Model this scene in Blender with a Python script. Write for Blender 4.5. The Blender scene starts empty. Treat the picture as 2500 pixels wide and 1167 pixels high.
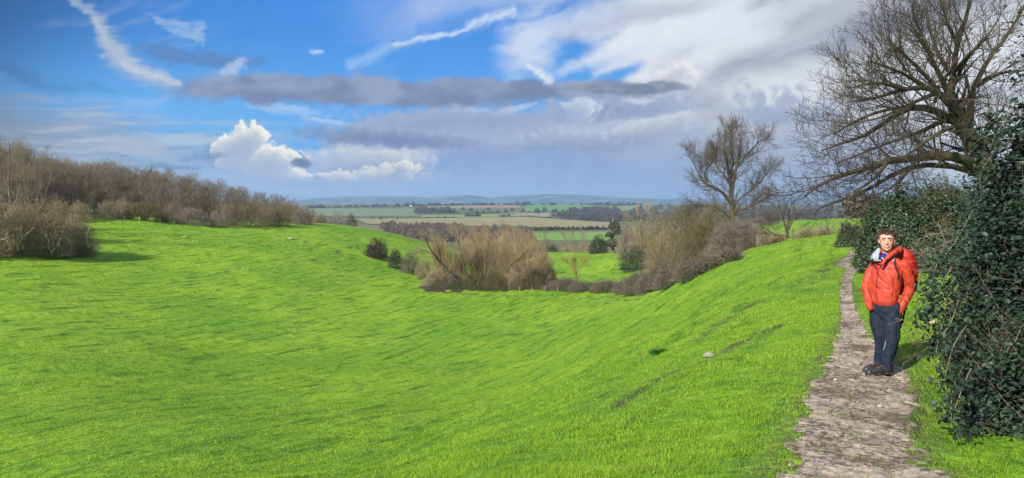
import bpy, math, random
import numpy as np
from mathutils import Vector, Matrix

S = bpy.context.scene
COL = S.collection
F = 1805.0            # focal length in photo pixels (2500 wide)
CX, CY = 1250.0, 492.0  # principal column and the horizon row
rad = math.radians

# ------------------------------------------------------------------ helpers
def link(o, parent=None):
    COL.objects.link(o)
    if parent is not None:
        o.parent = parent
    return o

def tag(o, label=None, cat=None, group=None, kind=None):
    if label: o['label'] = label
    if cat: o['category'] = cat
    if group: o['group'] = group
    if kind: o['kind'] = kind
    return o

def empty(name, loc, rz=0.0):
    o = bpy.data.objects.new(name, None)
    o.location = loc
    o.rotation_euler = (0, 0, rz)
    o.empty_display_size = 0.2
    return link(o)

class Acc:
    """collects vertices and faces for ONE mesh"""
    def __init__(self):
        self.v = []; self.f = []; self.n = 0; self.a = {}
    def add(self, v, faces, **attrs):
        v = np.asarray(v, dtype=np.float64).reshape(-1, 3)
        if not isinstance(faces, (list, tuple)) or (len(faces) and np.ndim(faces[0]) == 1 and not isinstance(faces[0], np.ndarray)):
            faces = [np.asarray(faces)]
        for f in faces:
            f = np.asarray(f, dtype=np.int64)
            if f.size: self.f.append(f + self.n)
        self.v.append(v)
        for k, val in attrs.items():
            self.a.setdefault(k, []).append(np.broadcast_to(np.asarray(val, dtype=np.float64), (len(v),)))
        self.n += len(v)
        return self
    def verts(self):
        return np.concatenate(self.v) if self.v else np.zeros((0, 3))
    def mesh(self, name, mat=None, smooth=False):
        V = self.verts()
        me = bpy.data.meshes.new(name)
        me.vertices.add(len(V))
        me.vertices.foreach_set('co', V.astype(np.float32).ravel())
        loops = [f.ravel() for f in self.f]
        tot = [np.full(len(f), f.shape[1], dtype=np.int32) for f in self.f]
        loops = np.concatenate(loops).astype(np.int32); tot = np.concatenate(tot)
        me.loops.add(len(loops)); me.loops.foreach_set('vertex_index', loops)
        me.polygons.add(len(tot))
        start = np.concatenate([[0], np.cumsum(tot)[:-1]]).astype(np.int32)
        me.polygons.foreach_set('loop_start', start)
        me.polygons.foreach_set('loop_total', tot)
        me.polygons.foreach_set('use_smooth', np.full(len(tot), bool(smooth)))
        for k, vals in self.a.items():
            vals = list(vals) + [np.zeros(len(V) - sum(len(q) for q in vals))]
            at = me.attributes.new(k, 'FLOAT', 'POINT')
            at.data.foreach_set('value', np.concatenate(vals).astype(np.float32))
        me.update(calc_edges=True)
        if mat: me.materials.append(mat)
        return me
    def build(self, name, mat=None, parent=None, smooth=False, loc=None):
        o = bpy.data.objects.new(name, self.mesh(name, mat, smooth))
        if loc is not None: o.location = loc
        return link(o, parent)

def smooth01(t):
    t = np.clip(t, 0, 1); return t * t * (3 - 2 * t)

# ------------------------------------------------------------------ noise
_pr = np.random.default_rng(1234)
_PM = np.concatenate([_pr.permutation(1024)] * 2).astype(np.int32)
_ga = _pr.random(1024) * 2 * np.pi
_GX = (np.cos(_ga) * 1.5).astype(np.float32); _GY = (np.sin(_ga) * 1.5).astype(np.float32)
def noise2(x, y, seed=0):
    x, y = np.broadcast_arrays(np.asarray(x, float) + seed * 37.17, np.asarray(y, float) + seed * 11.31)
    ix = np.floor(x); iy = np.floor(y)
    fx = (x - ix).astype(np.float32); fy = (y - iy).astype(np.float32)
    ix = ix.astype(np.int32) & 1023; iy = iy.astype(np.int32) & 1023
    ux = fx * fx * fx * (fx * (fx * 6 - 15) + 10); uy = fy * fy * fy * (fy * (fy * 6 - 15) + 10)
    p0 = _PM[ix]; p1 = _PM[ix + 1]
    def g(p, j, dx):
        h = _PM[p + iy + j if j == 0 else p + ((iy + 1) & 1023)]
        return _GX[h] * dx + _GY[h] * (fy - j)
    a = g(p0, 0, fx); a = a + (g(p1, 0, fx - 1) - a) * ux
    b = g(p0, 1, fx); b = b + (g(p1, 1, fx - 1) - b) * ux
    return a + (b - a) * uy
def fbm(x, y, seed=0, o=4, gain=0.5):
    s = 0; a = 1.0; t = 0
    for i in range(o):
        s = s + a * noise2(x * 2 ** i, y * 2 ** i, seed + i * 17); t += a; a *= gain
    return s / t
def noise3(p, seed=0):      # cheap 3D: mixes three 2D slices
    return (noise2(p[..., 0] + p[..., 2] * .7, p[..., 1] - p[..., 2] * .6, seed)
            + noise2(p[..., 1] + p[..., 0] * .5, p[..., 2] + p[..., 0] * .4, seed + 5)
            + noise2(p[..., 2] - p[..., 1] * .3, p[..., 0] + p[..., 1] * .8, seed + 9)) / 1.7

# ------------------------------------------------------------------ terrain
PY = lambda Y, py: -(py - CY) / F * Y
far = [(1000, -46), (1500, -46), (2200, -44), (3000, -36), (3600, -25), (4200, -17), (5000, -30), (7000, -60), (30000, -60)]
cols = {
 -500: [(1,-1.8),(4,-3.1),(10,-5.6),(20,-8.5),(35,-11),(50,-11.5),(70,-9.5),(95,-5),(130,-2),(200,0),(400,0),(700,-20)],
 0: [(1,-1.75),(4,-2.9),(10,-4.9),(20,-7.6),(35,-10.3),(50,-11.3),(65,-10.6),(80,-8.9),(95,-6.7),(115,-4.5),(130,-3.2),(150,-2.2),(200,-2),(400,-6),(700,-35)],
 240: [(1,-1.75),(4,-2.7),(10,-4.4),(18,-6.5),(30,-9.2),(45,-11.4),(60,-12),(80,-11),(100,-8.6),(120,-4.9),(133,-2.9),(150,-2.3),(200,-2.5),(400,-10),(700,-35)],
 500: [(1,-1.72),(4,-2.5),(8,-3.5),(16,-5.7),(28,-8.5),(45,-11.9),(65,-13.2),(85,-12.6),(105,-10.6),(125,-7.3),(143,-4.9),(160,-4.4),(200,-5),(400,-20),(700,-38)],
 770: [(1,-1.7),(4,-2.3),(8,-3.3),(14,-5),(25,-7.6),(45,-11.9),(70,-14),(90,-13.6),(110,-12),(135,-9.4),(160,-6.2),(178,-5.1),(200,-5.8),(260,-13),(400,-30),(700,-42)],
 900: [(1,-1.7),(4,-2.2),(8,-3.1),(13,-4.6),(25,-7.3),(45,-11.6),(70,-14.2),(95,-14.6),(115,-13.8),(140,-11.4),(165,-8.7),(190,-6.7),(210,-7.4),(260,-15),(400,-32),(700,-44)],
 1040: [(1,-1.68),(4,-2.1),(7,-2.75),(12,-4.1),(22,-6.5),(42,-10.8),(65,-13.8),(95,-14.6),(118,-14.2),(140,-14),(165,-12.7),(190,-11),(206,-11),(240,-15),(300,-24),(450,-37),(700,-45)],
 1150: [(1,-1.67),(4,-2),(6.5,-2.45),(12,-3.8),(22,-6.2),(42,-10.5),(65,-13.5),(95,-14.7),(120,-14.6),(145,-14.8),(170,-14.6),(200,-14.4),(230,-16),(300,-26),(450,-38),(700,-45)],
 1320: [(1,-1.66),(4,-1.85),(6,-2.2),(12,-3.5),(22,-5.6),(42,-9.6),(65,-12.8),(95,-14.6),(120,-14.7),(145,-14.9),(175,-14.5),(205,-14),(230,-16),(300,-27),(450,-39),(700,-45)],
 1450: [(1,-1.65),(4,-1.8),(6,-2.15),(12,-3.15),(22,-4.8),(42,-8),(65,-11.1),(95,-13.7),(118,-14.4),(145,-14.5),(175,-13.5),(200,-13.8),(240,-18),(300,-27),(450,-39),(700,-45)],
 1600: [(1,-1.65),(4,-1.75),(6,-2.05),(12,-2.9),(22,-4.1),(42,-6.5),(65,-8.7),(85,-10.6),(110,-12.6),(140,-11.8),(160,-11),(200,-12.5),(300,-25),(450,-38),(700,-45)],
 1700: [(1,-1.65),(4,-1.7),(6,-2),(12,-2.6),(22,-3.5),(42,-5.2),(60,-6),(72,-6.6),(90,-9.2),(120,-11.5),(150,-10.5),(200,-12),(300,-22),(450,-36),(700,-44)],
 1840: [(1,-1.65),(4,-1.68),(6,-1.9),(12,-2.4),(22,-2.95),(42,-3.9),(60,-4.3),(80,-4.8),(100,-6),(150,-7.8),(200,-8),(300,-8.6),(400,-14),(700,-40)],
 2040: [(1,-1.65),(4,-1.7),(9,-2),(22,-2.35),(42,-2.55),(62,-2.7),(80,-3.6),(120,-5),(200,-6.5),(300,-7),(400,-10),(700,-36)],
 2250: [(1,-1.65),(4,-1.7),(9,-2.1),(22,-2.2),(42,-2.3),(62,-2.4),(120,-4),(200,-5),(400,-8),(700,-32)],
 2550: [(1,-1.65),(4,-1.7),(9,-2.05),(22,-2.1),(42,-2.2),(62,-2.3),(120,-4),(200,-5),(400,-8),(700,-32)],
 3000: [(1,-1.65),(4,-1.7),(9,-1.9),(22,-2.0),(42,-2.2),(62,-2.3),(120,-4),(200,-5),(400,-8),(700,-32)],
}
def pchip(xs, ys, x):
    xs = np.asarray(xs, float); ys = np.asarray(ys, float)
    h = np.diff(xs); d = np.diff(ys) / h
    m = np.zeros(len(xs)); m[0] = d[0]; m[-1] = d[-1]
    for i in range(1, len(xs) - 1):
        if d[i-1] * d[i] > 0:
            w1 = 2 * h[i] + h[i-1]; w2 = h[i] + 2 * h[i-1]
            m[i] = (w1 + w2) / (w1 / d[i-1] + w2 / d[i])
    i = np.clip(np.searchsorted(xs, x) - 1, 0, len(xs) - 2)
    t = np.clip((x - xs[i]) / h[i], 0, 1)
    t2 = t * t; t3 = t2 * t
    return ((2*t3 - 3*t2 + 1) * ys[i] + (t3 - 2*t2 + t) * h[i] * m[i]
            + (-2*t3 + 3*t2) * ys[i+1] + (t3 - t2) * h[i] * m[i+1])
LV0, LV1, NV = math.log(0.8), math.log(30000.0), 420
lv = np.linspace(LV0, LV1, NV)
ths, zz = [], []
for px in sorted(cols):
    th = math.atan((px - CX) / F); ths.append(th)
    pts = cols[px] + far
    r = np.array([p[0] / math.cos(th) for p in pts]); z = np.array([p[1] for p in pts])
    if px == 0 or px: pass
    zz.append(pchip(np.log(r), z, np.clip(lv, np.log(r[0]), np.log(r[-1]))))
ths = np.array(ths); zz = np.array(zz)
NT = 240
tg = np.linspace(ths[0], ths[-1], NT)
G = np.zeros((NT, NV))
for j in range(NV):
    G[:, j] = pchip(ths, zz[:, j], tg)
def blur1(A, ax, s):
    k = np.arange(-3*int(s+1), 3*int(s+1)+1); w = np.exp(-k*k/(2*s*s)); w /= w.sum()
    P = [(0, 0), (0, 0)]; P[ax] = (len(k)//2, len(k)//2)
    B = np.pad(A, P, mode='edge'); out = 0
    for i, wi in enumerate(w):
        out = out + wi * (B[i:i+A.shape[0], :] if ax == 0 else B[:, i:i+A.shape[1]])
    return out
G = blur1(blur1(G, 0, 5.0), 1, 1.5)
def H(x, y):
    """ground height; smooth large forms"""
    x = np.asarray(x, float); y = np.asarray(y, float)
    th = np.arctan2(x, y); r = np.maximum(np.hypot(x, y), 0.8)
    # round the back, the two edge profiles fade into each other
    L, R = ths[0], ths[-1]
    v = (np.log(r) - LV0) / (LV1 - LV0) * (NV - 1)
    v = np.clip(v, 0, NV - 1.001); j = v.astype(int); fv = v - j
    tt = np.clip((th - L) / (R - L) * (NT - 1), 0, NT - 1.001); i = tt.astype(int); ft = tt - i
    z = (G[i, j] * (1-ft) * (1-fv) + G[i+1, j] * ft * (1-fv) + G[i, j+1] * (1-ft) * fv + G[i+1, j+1] * ft * fv)
    thp = np.where(th < 0, th + 2*np.pi, th)     # 0..2pi, back is pi
    w = smooth01((thp - R) / (2*np.pi + L - R))
    zb = (G[NT-1, j] * (1-fv) + G[NT-1, j+1] * fv) * (1 - w) + (G[0, j] * (1-fv) + G[0, j+1] * fv) * w
    return np.where((th > R) | (th < L), zb, z)
# world direction along the valley side and relief
AX = np.array([0.41, 0.91])
def relief(x, y):
    r = np.hypot(x, y)
    s = x * AX[0] + y * AX[1]; d = -x * AX[1] + y * AX[0]
    t = smooth01((d + r * 0.0 - 1.0) / 6.0)
    near = smooth01((260 - r) / 120)
    wob = fbm(s / 14, d / 14, 3, 2) * 2.0
    z = 0.22 * fbm(x / 9, y / 9, 11, 3) * near
    # terracettes: narrow steps that run along the slope
    st = fbm(s / 7.0, (d + wob) / 0.95, 21, 3)
    z = z + (0.12 + 0.0011 * np.minimum(r, 150)) * st * t * near
    z = z + 0.045 * fbm(x / 0.9, y / 0.9, 31, 3) * smooth01((120 - r) / 60)
    z = z + 0.02 * fbm(x / 0.22, y / 0.22, 41, 2) * smooth01((40 - r) / 20)
    return z
# the path: centre line (x, y, half width)
PATH_PX = [(2180,1400,3.0,.56),(2108,1167,4.55,.53),(2090,1060,5.7,.46),(2097,960,7.6,.46),(2112,905,9.1,.47),(2092,850,10.8,.33),
           (2078,790,13.2,.165),(2070,740,16,.145),(2066,700,19.5,.15),(2070,672,23,.17),(2080,650,26.5,.22),(2058,642,29,.26),(2075,628,33,.2),(2085,612,38,.15)]
path_c = np.array([((px - CX) / F * Y, Y, w) for px, py, Y, w in PATH_PX])
path_c = np.vstack([[1.15, 1.2, .55], [0.75, -3.0, .55], path_c])[[1, 0] + list(range(2, len(path_c) + 2))]
_t = np.linspace(0, len(path_c) - 1, 400)
def catmull(P, t):
    i = np.clip(t.astype(int), 0, len(P) - 2); f = (t - i)[:, None]
    p0 = P[np.maximum(i-1, 0)]; p1 = P[i]; p2 = P[i+1]; p3 = P[np.minimum(i+2, len(P)-1)]
    return 0.5 * ((2*p1) + (-p0+p2)*f + (2*p0-5*p1+4*p2-p3)*f*f + (-p0+3*p1-3*p2+p3)*f**3)
path_l = catmull(path_c, _t)
def path_dist(x, y):
    """distance from the path's centre divided by its half width"""
    x = np.asarray(x, float); y = np.asarray(y, float)
    sh = x.shape; x = x.ravel(); y = y.ravel()
    out = np.full(len(x), 99.0)
    m = (np.hypot(x, y) < 48) & (x > -1.5) & (x < 21) & (np.abs(x - np.interp(y, path_l[:, 0] * 0 + path_l[:, 1], path_l[:, 0])) < 2.5)
    idx = np.nonzero(m)[0]
    for c in np.array_split(idx, max(1, len(idx) // 4000)):
        if len(c) == 0: continue
        dd = np.hypot(x[c, None] - path_l[None, :, 0], y[c, None] - path_l[None, :, 1]) / path_l[None, :, 2]
        out[c] = dd.min(1)
    return out.reshape(sh)
def path_inside(x, y, pd, soft=.22):
    """1 on the trodden mud, 0 on the turf, with a ragged edge"""
    edge = .92 + .50 * fbm(x / .30, y / .30, 61, 4, .6) + .22 * fbm(x / 2.2, y / 2.2, 62, 2)
    return smooth01((edge - pd) / soft + .5)
def path_base(x, y, pd):
    return H(x, y) + relief(x, y) * (0.35 + 0.65 * smooth01((pd - 0.9) / 0.6))
def Hs(x, y):   # scalar full height
    x = np.array([float(x)]); y = np.array([float(y)])
    return float((H(x, y) + relief(x, y))[0])
def gpx(px, Y):
    x = (px - CX) / F * Y
    return np.array([x, Y, Hs(x, Y)])
def P3(px, py, Y):
    return np.array([(px - CX) / F * Y, Y, -(py - CY) / F * Y])
def unproj(px, py, y0=3.0, y1=6000.0):
    """first ground point seen through a photo pixel beyond distance y0"""
    Y = np.exp(np.linspace(math.log(y0), math.log(y1), 1500))
    x = (px - CX) / F * Y; z = -(py - CY) / F * Y
    h = H(x, Y); k = np.nonzero(h >= z)[0]
    i = k[0] if len(k) else len(Y) - 1
    return np.array([x[i], Y[i], h[i]])
# ------------------------------------------------------------------ node helpers
class NT_:
    def __init__(self, tree): self.t = tree; self.n = tree.nodes; self.l = tree.links
    def node(self, kind, **kw):
        n = self.n.new(kind)
        for k, v in kw.items(): setattr(n, k, v)
        return n
    def put(self, sock, val):
        if isinstance(val, V_): self.l.new(val.s, sock)
        elif isinstance(val, bpy.types.NodeSocket): self.l.new(val, sock)
        else: sock.default_value = val
    def m(self, op, a, b=None, c=None, clamp=False):
        n = self.node('ShaderNodeMath', operation=op, use_clamp=clamp)
        for i, v in enumerate((a, b, c)):
            if v is not None: self.put(n.inputs[i], v)
        return V_(self, n.outputs[0])
    def noise(self, vec, scale, detail=4, rough=0.5, dist=0.0, lac=2.0, dims='3D'):
        n = self.node('ShaderNodeTexNoise', noise_dimensions=dims)
        self.put(n.inputs['Vector'], vec); n.inputs['Scale'].default_value = scale
        n.inputs['Detail'].default_value = detail; n.inputs['Roughness'].default_value = rough
        n.inputs['Lacunarity'].default_value = lac; n.inputs['Distortion'].default_value = dist
        return V_(self, n.outputs[0])
    def voro(self, vec, scale, feature='F1', smooth=None):
        n = self.node('ShaderNodeTexVoronoi', feature=feature)
        self.put(n.inputs['Vector'], vec); n.inputs['Scale'].default_value = scale
        if smooth is not None and 'Smoothness' in n.inputs: n.inputs['Smoothness'].default_value = smooth
        return V_(self, n.outputs['Distance'])
    def xyz(self, x, y, z=0.0):
        n = self.node('ShaderNodeCombineXYZ')
        for i, v in enumerate((x, y, z)): self.put(n.inputs[i], v)
        return V_(self, n.outputs[0])
    def sep(self, v):
        n = self.node('ShaderNodeSeparateXYZ'); self.put(n.inputs[0], v)
        return [V_(self, o) for o in n.outputs]
    def mix(self, f, a, b, mode='MIX'):
        n = self.node('ShaderNodeMix', data_type='RGBA', blend_type=mode)
        self.put(n.inputs[0], f)
        for k, v in ((6, a), (7, b)):
            if isinstance(v, (tuple, list)) and len(v) == 3: v = (*v, 1.0)
            self.put(n.inputs[k], v)
        return V_(self, n.outputs[2])
    def ss(self, x, lo, hi, a=0.0, b=1.0):
        n = self.node('ShaderNodeMapRange', interpolation_type='SMOOTHSTEP')
        self.put(n.inputs[0], x); n.inputs[1].default_value = lo; n.inputs[2].default_value = hi
        n.inputs[3].default_value = a; n.inputs[4].default_value = b
        return V_(self, n.outputs[0])
    def attr(self, name):
        n = self.node('ShaderNodeAttribute', attribute_name=name); return V_(self, n.outputs['Fac'])
class V_:
    def __init__(self, nt, s): self.nt = nt; self.s = s
    def __add__(a, b): return a.nt.m('ADD', a, b)
    __radd__ = __add__
    def __sub__(a, b): return a.nt.m('SUBTRACT', a, b)
    def __rsub__(a, b): return a.nt.m('SUBTRACT', b, a)
    def __mul__(a, b): return a.nt.m('MULTIPLY', a, b)
    __rmul__ = __mul__
    def __truediv__(a, b): return a.nt.m('DIVIDE', a, b)
    def __pow__(a, b): return a.nt.m('POWER', a, b)
    def clamp(a): return a.nt.m('ADD', a, 0.0, clamp=True)
    def max(a, b): return a.nt.m('MAXIMUM', a, b)
    def min(a, b): return a.nt.m('MINIMUM', a, b)
    def abs(a): return a.nt.m('ABSOLUTE', a)

def new_mat(name):
    m = bpy.data.materials.new(name); m.use_nodes = True
    nt = NT_(m.node_tree); b = m.node_tree.nodes['Principled BSDF']
    return m, nt, b
def coords(nt, kind='Object'):
    return V_(nt, nt.node('ShaderNodeTexCoord').outputs[kind])
def mat_var(name, c1, c2, scale=3.0, rough=0.8, spec=0.3, bump=0.0, bscale=None, attr=None, c3=None, transl=0.0, detail=4, coord='Object', c4=None, s2=0.35):
    """two-tone noise colour (+ third tone by a per-vertex attribute)"""
    m, nt, b = new_mat(name)
    co = coords(nt, coord)
    n = nt.noise(co, scale, detail, 0.6)
    col = nt.mix(nt.ss(n, .38, .62), c1, c2)
    if c4 is not None:
        col = nt.mix(nt.ss(nt.noise(co, scale * s2, 2, 0.5), .45, .62), col, c4)
    if attr and c3 is not None:
        col = nt.mix(nt.attr(attr), col, c3)
    nt.put(b.inputs['Base Color'], col)
    b.inputs['Roughness'].default_value = rough
    b.inputs['Specular IOR Level'].default_value = spec
    if bump:
        bn = nt.node('ShaderNodeBump'); bn.inputs['Strength'].default_value = bump
        nt.put(bn.inputs['Height'], nt.noise(co, bscale or scale * 4, 5, 0.65))
        nt.l.new(bn.outputs[0], b.inputs['Normal'])
    if transl > 0:
        tr = nt.node('ShaderNodeBsdfTranslucent'); nt.put(tr.inputs[0], col)
        mx = nt.node('ShaderNodeMixShader'); mx.inputs[0].default_value = transl
        out = m.node_tree.nodes['Material Output']
        nt.l.new(b.outputs[0], mx.inputs[1]); nt.l.new(tr.outputs[0], mx.inputs[2]); nt.l.new(mx.outputs[0], out.inputs[0])
    return m

# ------------------------------------------------------------------ ground sheet
TRACKS = []
def build_ground():
    k = 0.745
    thv = np.concatenate([np.linspace(-math.pi, -k, 70)[:-1], np.linspace(-k, k, 1000), np.linspace(k, math.pi, 70)[1:]])
    rv = np.concatenate([[0.05], np.exp(np.linspace(math.log(0.5), math.log(3.0), 24))[:-1],
                         np.exp(np.linspace(math.log(3.0), math.log(230.0), 900))[:-1],
                         np.exp(np.linspace(math.log(230.0), math.log(26000.0), 240))])
    T, R = np.meshgrid(thv[:-1], rv, indexing='ij')
    X = R * np.sin(T); Y = R * np.cos(T)
    pd = path_dist(X, Y)
    Z = path_base(X, Y, pd)
    # keep the ground a little below the path sheet
    nearp = pd < 3; ins = np.zeros(X.shape); ins[nearp] = path_inside(X[nearp], Y[nearp], pd[nearp])
    Z = Z - 0.06 * smooth01((ins - .55) / .45)
    nt_, nr = T.shape
    V = np.stack([X, Y, Z], -1).reshape(-1, 3)
    I = np.arange(nt_)[:, None]; J = np.arange(nr - 1)[None, :]
    I2 = (I + 1) % nt_
    q = np.stack([(I*nr + J), (I*nr + J+1), (I2*nr + J+1), (I2*nr + J)], -1).reshape(-1, 4)
    # worn, muddy places (trodden lines along the slope)
    dirt = np.zeros(X.shape)
    def track(pxs, w, amp):
        p = np.array([unproj(a, b)[:2] for a, b in pxs])
        tt = np.linspace(0, len(p) - 1, 40 * len(p))
        l = np.stack([np.interp(tt, range(len(p)), p[:, 0]), np.interp(tt, range(len(p)), p[:, 1])], -1)
        TRACKS.append((l, w, amp))
        lo, hi = l.min(0) - 4, l.max(0) + 4
        m = (X > lo[0]) & (X < hi[0]) & (Y > lo[1]) & (Y < hi[1])
        xs, ys = X[m], Y[m]; best = np.full(len(xs), 99.0)
        for q_ in range(0, len(l), 8):
            seg = l[q_:q_+8]
            best = np.minimum(best, np.hypot(xs[:, None]-seg[None, :, 0], ys[:, None]-seg[None, :, 1]).min(1))
        rr = np.hypot(xs, ys)
        val = np.clip(1 - best / w, 0, 1) * amp
        nz = fbm(xs / (0.25 + rr*0.008), ys / (0.25 + rr*0.008), 77, 3)
        val = np.clip(val + nz * 1.6 * (val > 0) - 0.25, 0, 1)
        dirt[m] = np.maximum(dirt[m], val)
    track([(1500,1005),(1560,962),(1625,925),(1680,900),(1740,872),(1800,845),(1860,820),(1910,795)], .35, 1.0)
    track([(1690,840),(1740,800),(1800,765),(1850,740)], .4, .95)
    track([(1740,720),(1800,690),(1850,668),(1900,650)], .5, .8)
    track([(1380,1000),(1460,980),(1520,952)], .25, .6)
    track([(1960,700),(2010,660),(2060,640),(2110,650)], .9, .75)
    track([(1380,728),(1500,727),(1600,718),(1660,690),(1760,640),(1850,604)], .6, .7)
    track([(1040,712),(1200,722),(1400,720)], 1.0, .7)
    track([(380,690),(600,655),(760,640),(860,600)], .7, .45)
    track([(740,590),(790,630),(870,600)], .6, .5)
    track([(470,570),(640,600),(760,600)], .6, .45)
    track([(0,625),(150,618),(240,600)], 2.0, .8)
    track([(870,602),(905,628),(960,640),(1030,655)], 1.2, .8)
    a = Acc().add(V, [q], dirt=dirt.ravel(), edge=(smooth01((1.75 - pd) / 0.8)).ravel())
    m, nt, b = new_mat('grass_ground')
    g = V_(nt, nt.node('ShaderNodeNewGeometry').outputs['Position'])
    x, y, z = nt.sep(g)
    s = x * 0.41 + y * 0.91; d = y * 0.41 - x * 0.91
    streak = nt.noise(nt.xyz(s * 0.16, d * 1.15, 0.0), 1.0, 6, 0.68)
    big = nt.noise(g, 0.07, 4, 0.6)
    mid = nt.noise(g, 0.9, 5, 0.65)
    fine = nt.noise(g, 9.0, 4, 0.7)
    col = nt.mix(nt.ss(big, .40, .62), GR1, GR2)
    col = nt.mix(nt.ss(streak, .50, .64) * 0.75, col, GR3)
    col = nt.mix(nt.ss(mid, .52, .70) * 0.65, col, GR3)
    col = nt.mix(nt.ss(mid, .46, .30) * 0.5, col, GR4)
    col = nt.mix(nt.ss(fine, .54, .72) * 0.55, col, GR3)
    dist = nt.m('SQRT', x * x + y * y)
    vale = nt.mix(nt.ss(nt.noise(g, 0.004, 3, 0.6), .42, .58), (0.10, 0.13, 0.035), (0.17, 0.14, 0.07))
    col = nt.mix(nt.ss(dist, 330, 620), col, vale)
    col = nt.mix(nt.attr('dirt') * 0.85, col, (0.075, 0.055, 0.035))
    col = nt.mix(nt.attr('edge') * nt.ss(fine, .42, .56) * 0.8, col, (0.13, 0.105, 0.065))
    nt.put(b.inputs['Base Color'], col)
    b.inputs['Roughness'].default_value = 0.85; b.inputs['Specular IOR Level'].default_value = 0.25
    bn = nt.node('ShaderNodeBump'); bn.inputs['Strength'].default_value = 0.9; bn.inputs['Distance'].default_value = 0.42
    nt.put(bn.inputs['Height'], streak * 1.0 + mid * 0.7 + fine * 0.12)
    b2 = nt.node('ShaderNodeBump'); b2.inputs['Strength'].default_value = 0.6; b2.inputs['Distance'].default_value = 0.04
    nt.put(b2.inputs['Height'], nt.noise(g, 22.0, 4, 0.7)); nt.l.new(bn.outputs[0], b2.inputs['Normal'])
    nt.l.new(b2.outputs[0], b.inputs['Normal'])
    o = a.build('ground', m, smooth=True)
    tag(o, kind='structure')
    return o
GR1 = (0.158, 0.318, 0.012); GR2 = (0.240, 0.388, 0.018); GR3 = (0.040, 0.145, 0.010); GR4 = (0.29, 0.42, 0.045)

def build_path():
    n = 2200; w = 120
    tt = np.linspace(0.3, len(path_c) - 1.0, n)
    # denser near the camera
    P = catmull(path_c, tt)
    d = np.gradient(P[:, :2], axis=0); d /= np.linalg.norm(d, axis=1, keepdims=True)
    nrm = np.stack([d[:, 1], -d[:, 0]], -1)
    sv = np.linspace(-1.5, 1.5, w)
    X = P[:, None, 0] + nrm[:, None, 0] * sv * P[:, None, 2]
    Y = P[:, None, 1] + nrm[:, None, 1] * sv * P[:, None, 2]
    pdd = np.broadcast_to(np.abs(sv)[None, :], X.shape)
    inside = path_inside(X, Y, pdd)
    clod = fbm(X / .06, Y / .045, 65, 3, .6); rough = .010 * clod + 0.018 * fbm(X / .33, Y / .33, 63, 3) + .016 * np.abs(fbm(X / .09, Y / .09, 64, 3)) - 0.02 * (1 - np.minimum(1, np.abs(sv))**2)[None, :]
    # hoof and boot prints
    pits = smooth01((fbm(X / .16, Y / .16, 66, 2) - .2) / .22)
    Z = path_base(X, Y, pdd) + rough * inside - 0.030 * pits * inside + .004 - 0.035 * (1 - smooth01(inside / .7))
    V = np.stack([X, Y, Z], -1).reshape(-1, 3)
    I = np.arange(n-1)[:, None]; J = np.arange(w-1)[None, :]
    q = np.stack([I*w+J, I*w+J+1, (I+1)*w+J+1, (I+1)*w+J], -1).reshape(-1, 4)
    m, nt, b = new_mat('path_mud')
    g = V_(nt, nt.node('ShaderNodeNewGeometry').outputs['Position'])
    gx, gy, gz = nt.sep(g); gs = nt.xyz(gx * .8, gy * 1.0, gz); n1 = nt.noise(gs, 8.0, 6, 0.72); n2 = nt.noise(gs, 17, 6, 0.75); n3 = nt.noise(g, 1.6, 4, 0.6)
    col = nt.mix(nt.ss(n1, .38, .60), (0.25, 0.20, 0.15), (0.43, 0.36, 0.285))
    col = nt.mix(nt.ss(n2 + (n3 - .5) * .5, .50, .575) * 0.92, col, (0.065, 0.045, 0.03))
    col = nt.mix(nt.ss(n3 + (n1 - .5) * .6, .50, .62) * 0.6, col, (0.13, 0.095, 0.06))
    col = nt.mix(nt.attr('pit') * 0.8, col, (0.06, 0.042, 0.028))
    nt.put(b.inputs['Base Color'], col)
    nt.put(b.inputs['Roughness'], nt.ss(n1, .35, .6, .42, .85))
    bn = nt.node('ShaderNodeBump'); bn.inputs['Strength'].default_value = 0.7; bn.inputs['Distance'].default_value = 0.016
    nt.put(bn.inputs['Height'], n2 + n1 * 1.2); nt.l.new(bn.outputs[0], b.inputs['Normal'])
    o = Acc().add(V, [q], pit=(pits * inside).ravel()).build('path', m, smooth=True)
    tag(o, kind='structure')

# ------------------------------------------------------------------ far fields
def field_sheet(corners, colr, col2, seed=0, lift=0.35, n=(26, 10), name='field', scale=0.03):
    """a field draped over the far ground; corners in photo pixels: TL TR BR BL"""
    c = [np.array(p, float) for p in corners]
    us = np.linspace(0, 1, n[0]); vs = np.linspace(0, 1, n[1])
    V = np.zeros((n[0], n[1], 3))
    for i, u in enumerate(us):
        for j, v in enumerate(vs):
            p = (c[0]*(1-u) + c[1]*u)*(1-v) + (c[3]*(1-u) + c[2]*u)*v
            jit = 0.5 * noise2(np.array([u*6 + seed]), np.array([v*2 + seed*3.1]), seed)[0]
            V[i, j] = unproj(p[0], p[1] + jit, 420.0)
    V[:, :, 2] += lift * (V[:, :, 1] / 1500 + 0.6)
    I = np.arange(n[0]-1)[:, None]; J = np.arange(n[1]-1)[None, :]; w = n[1]
    q = np.stack([I*w+J, (I+1)*w+J, (I+1)*w+J+1, I*w+J+1], -1).reshape(-1, 4)
    m = mat_var('field_soil', colr, col2, scale, 0.9, 0.2, detail=5, coord='Object')
    o = Acc().add(V.reshape(-1, 3), [q[:, ::-1]]).build(name, m, smooth=True)
    tag(o, kind='structure')

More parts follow.
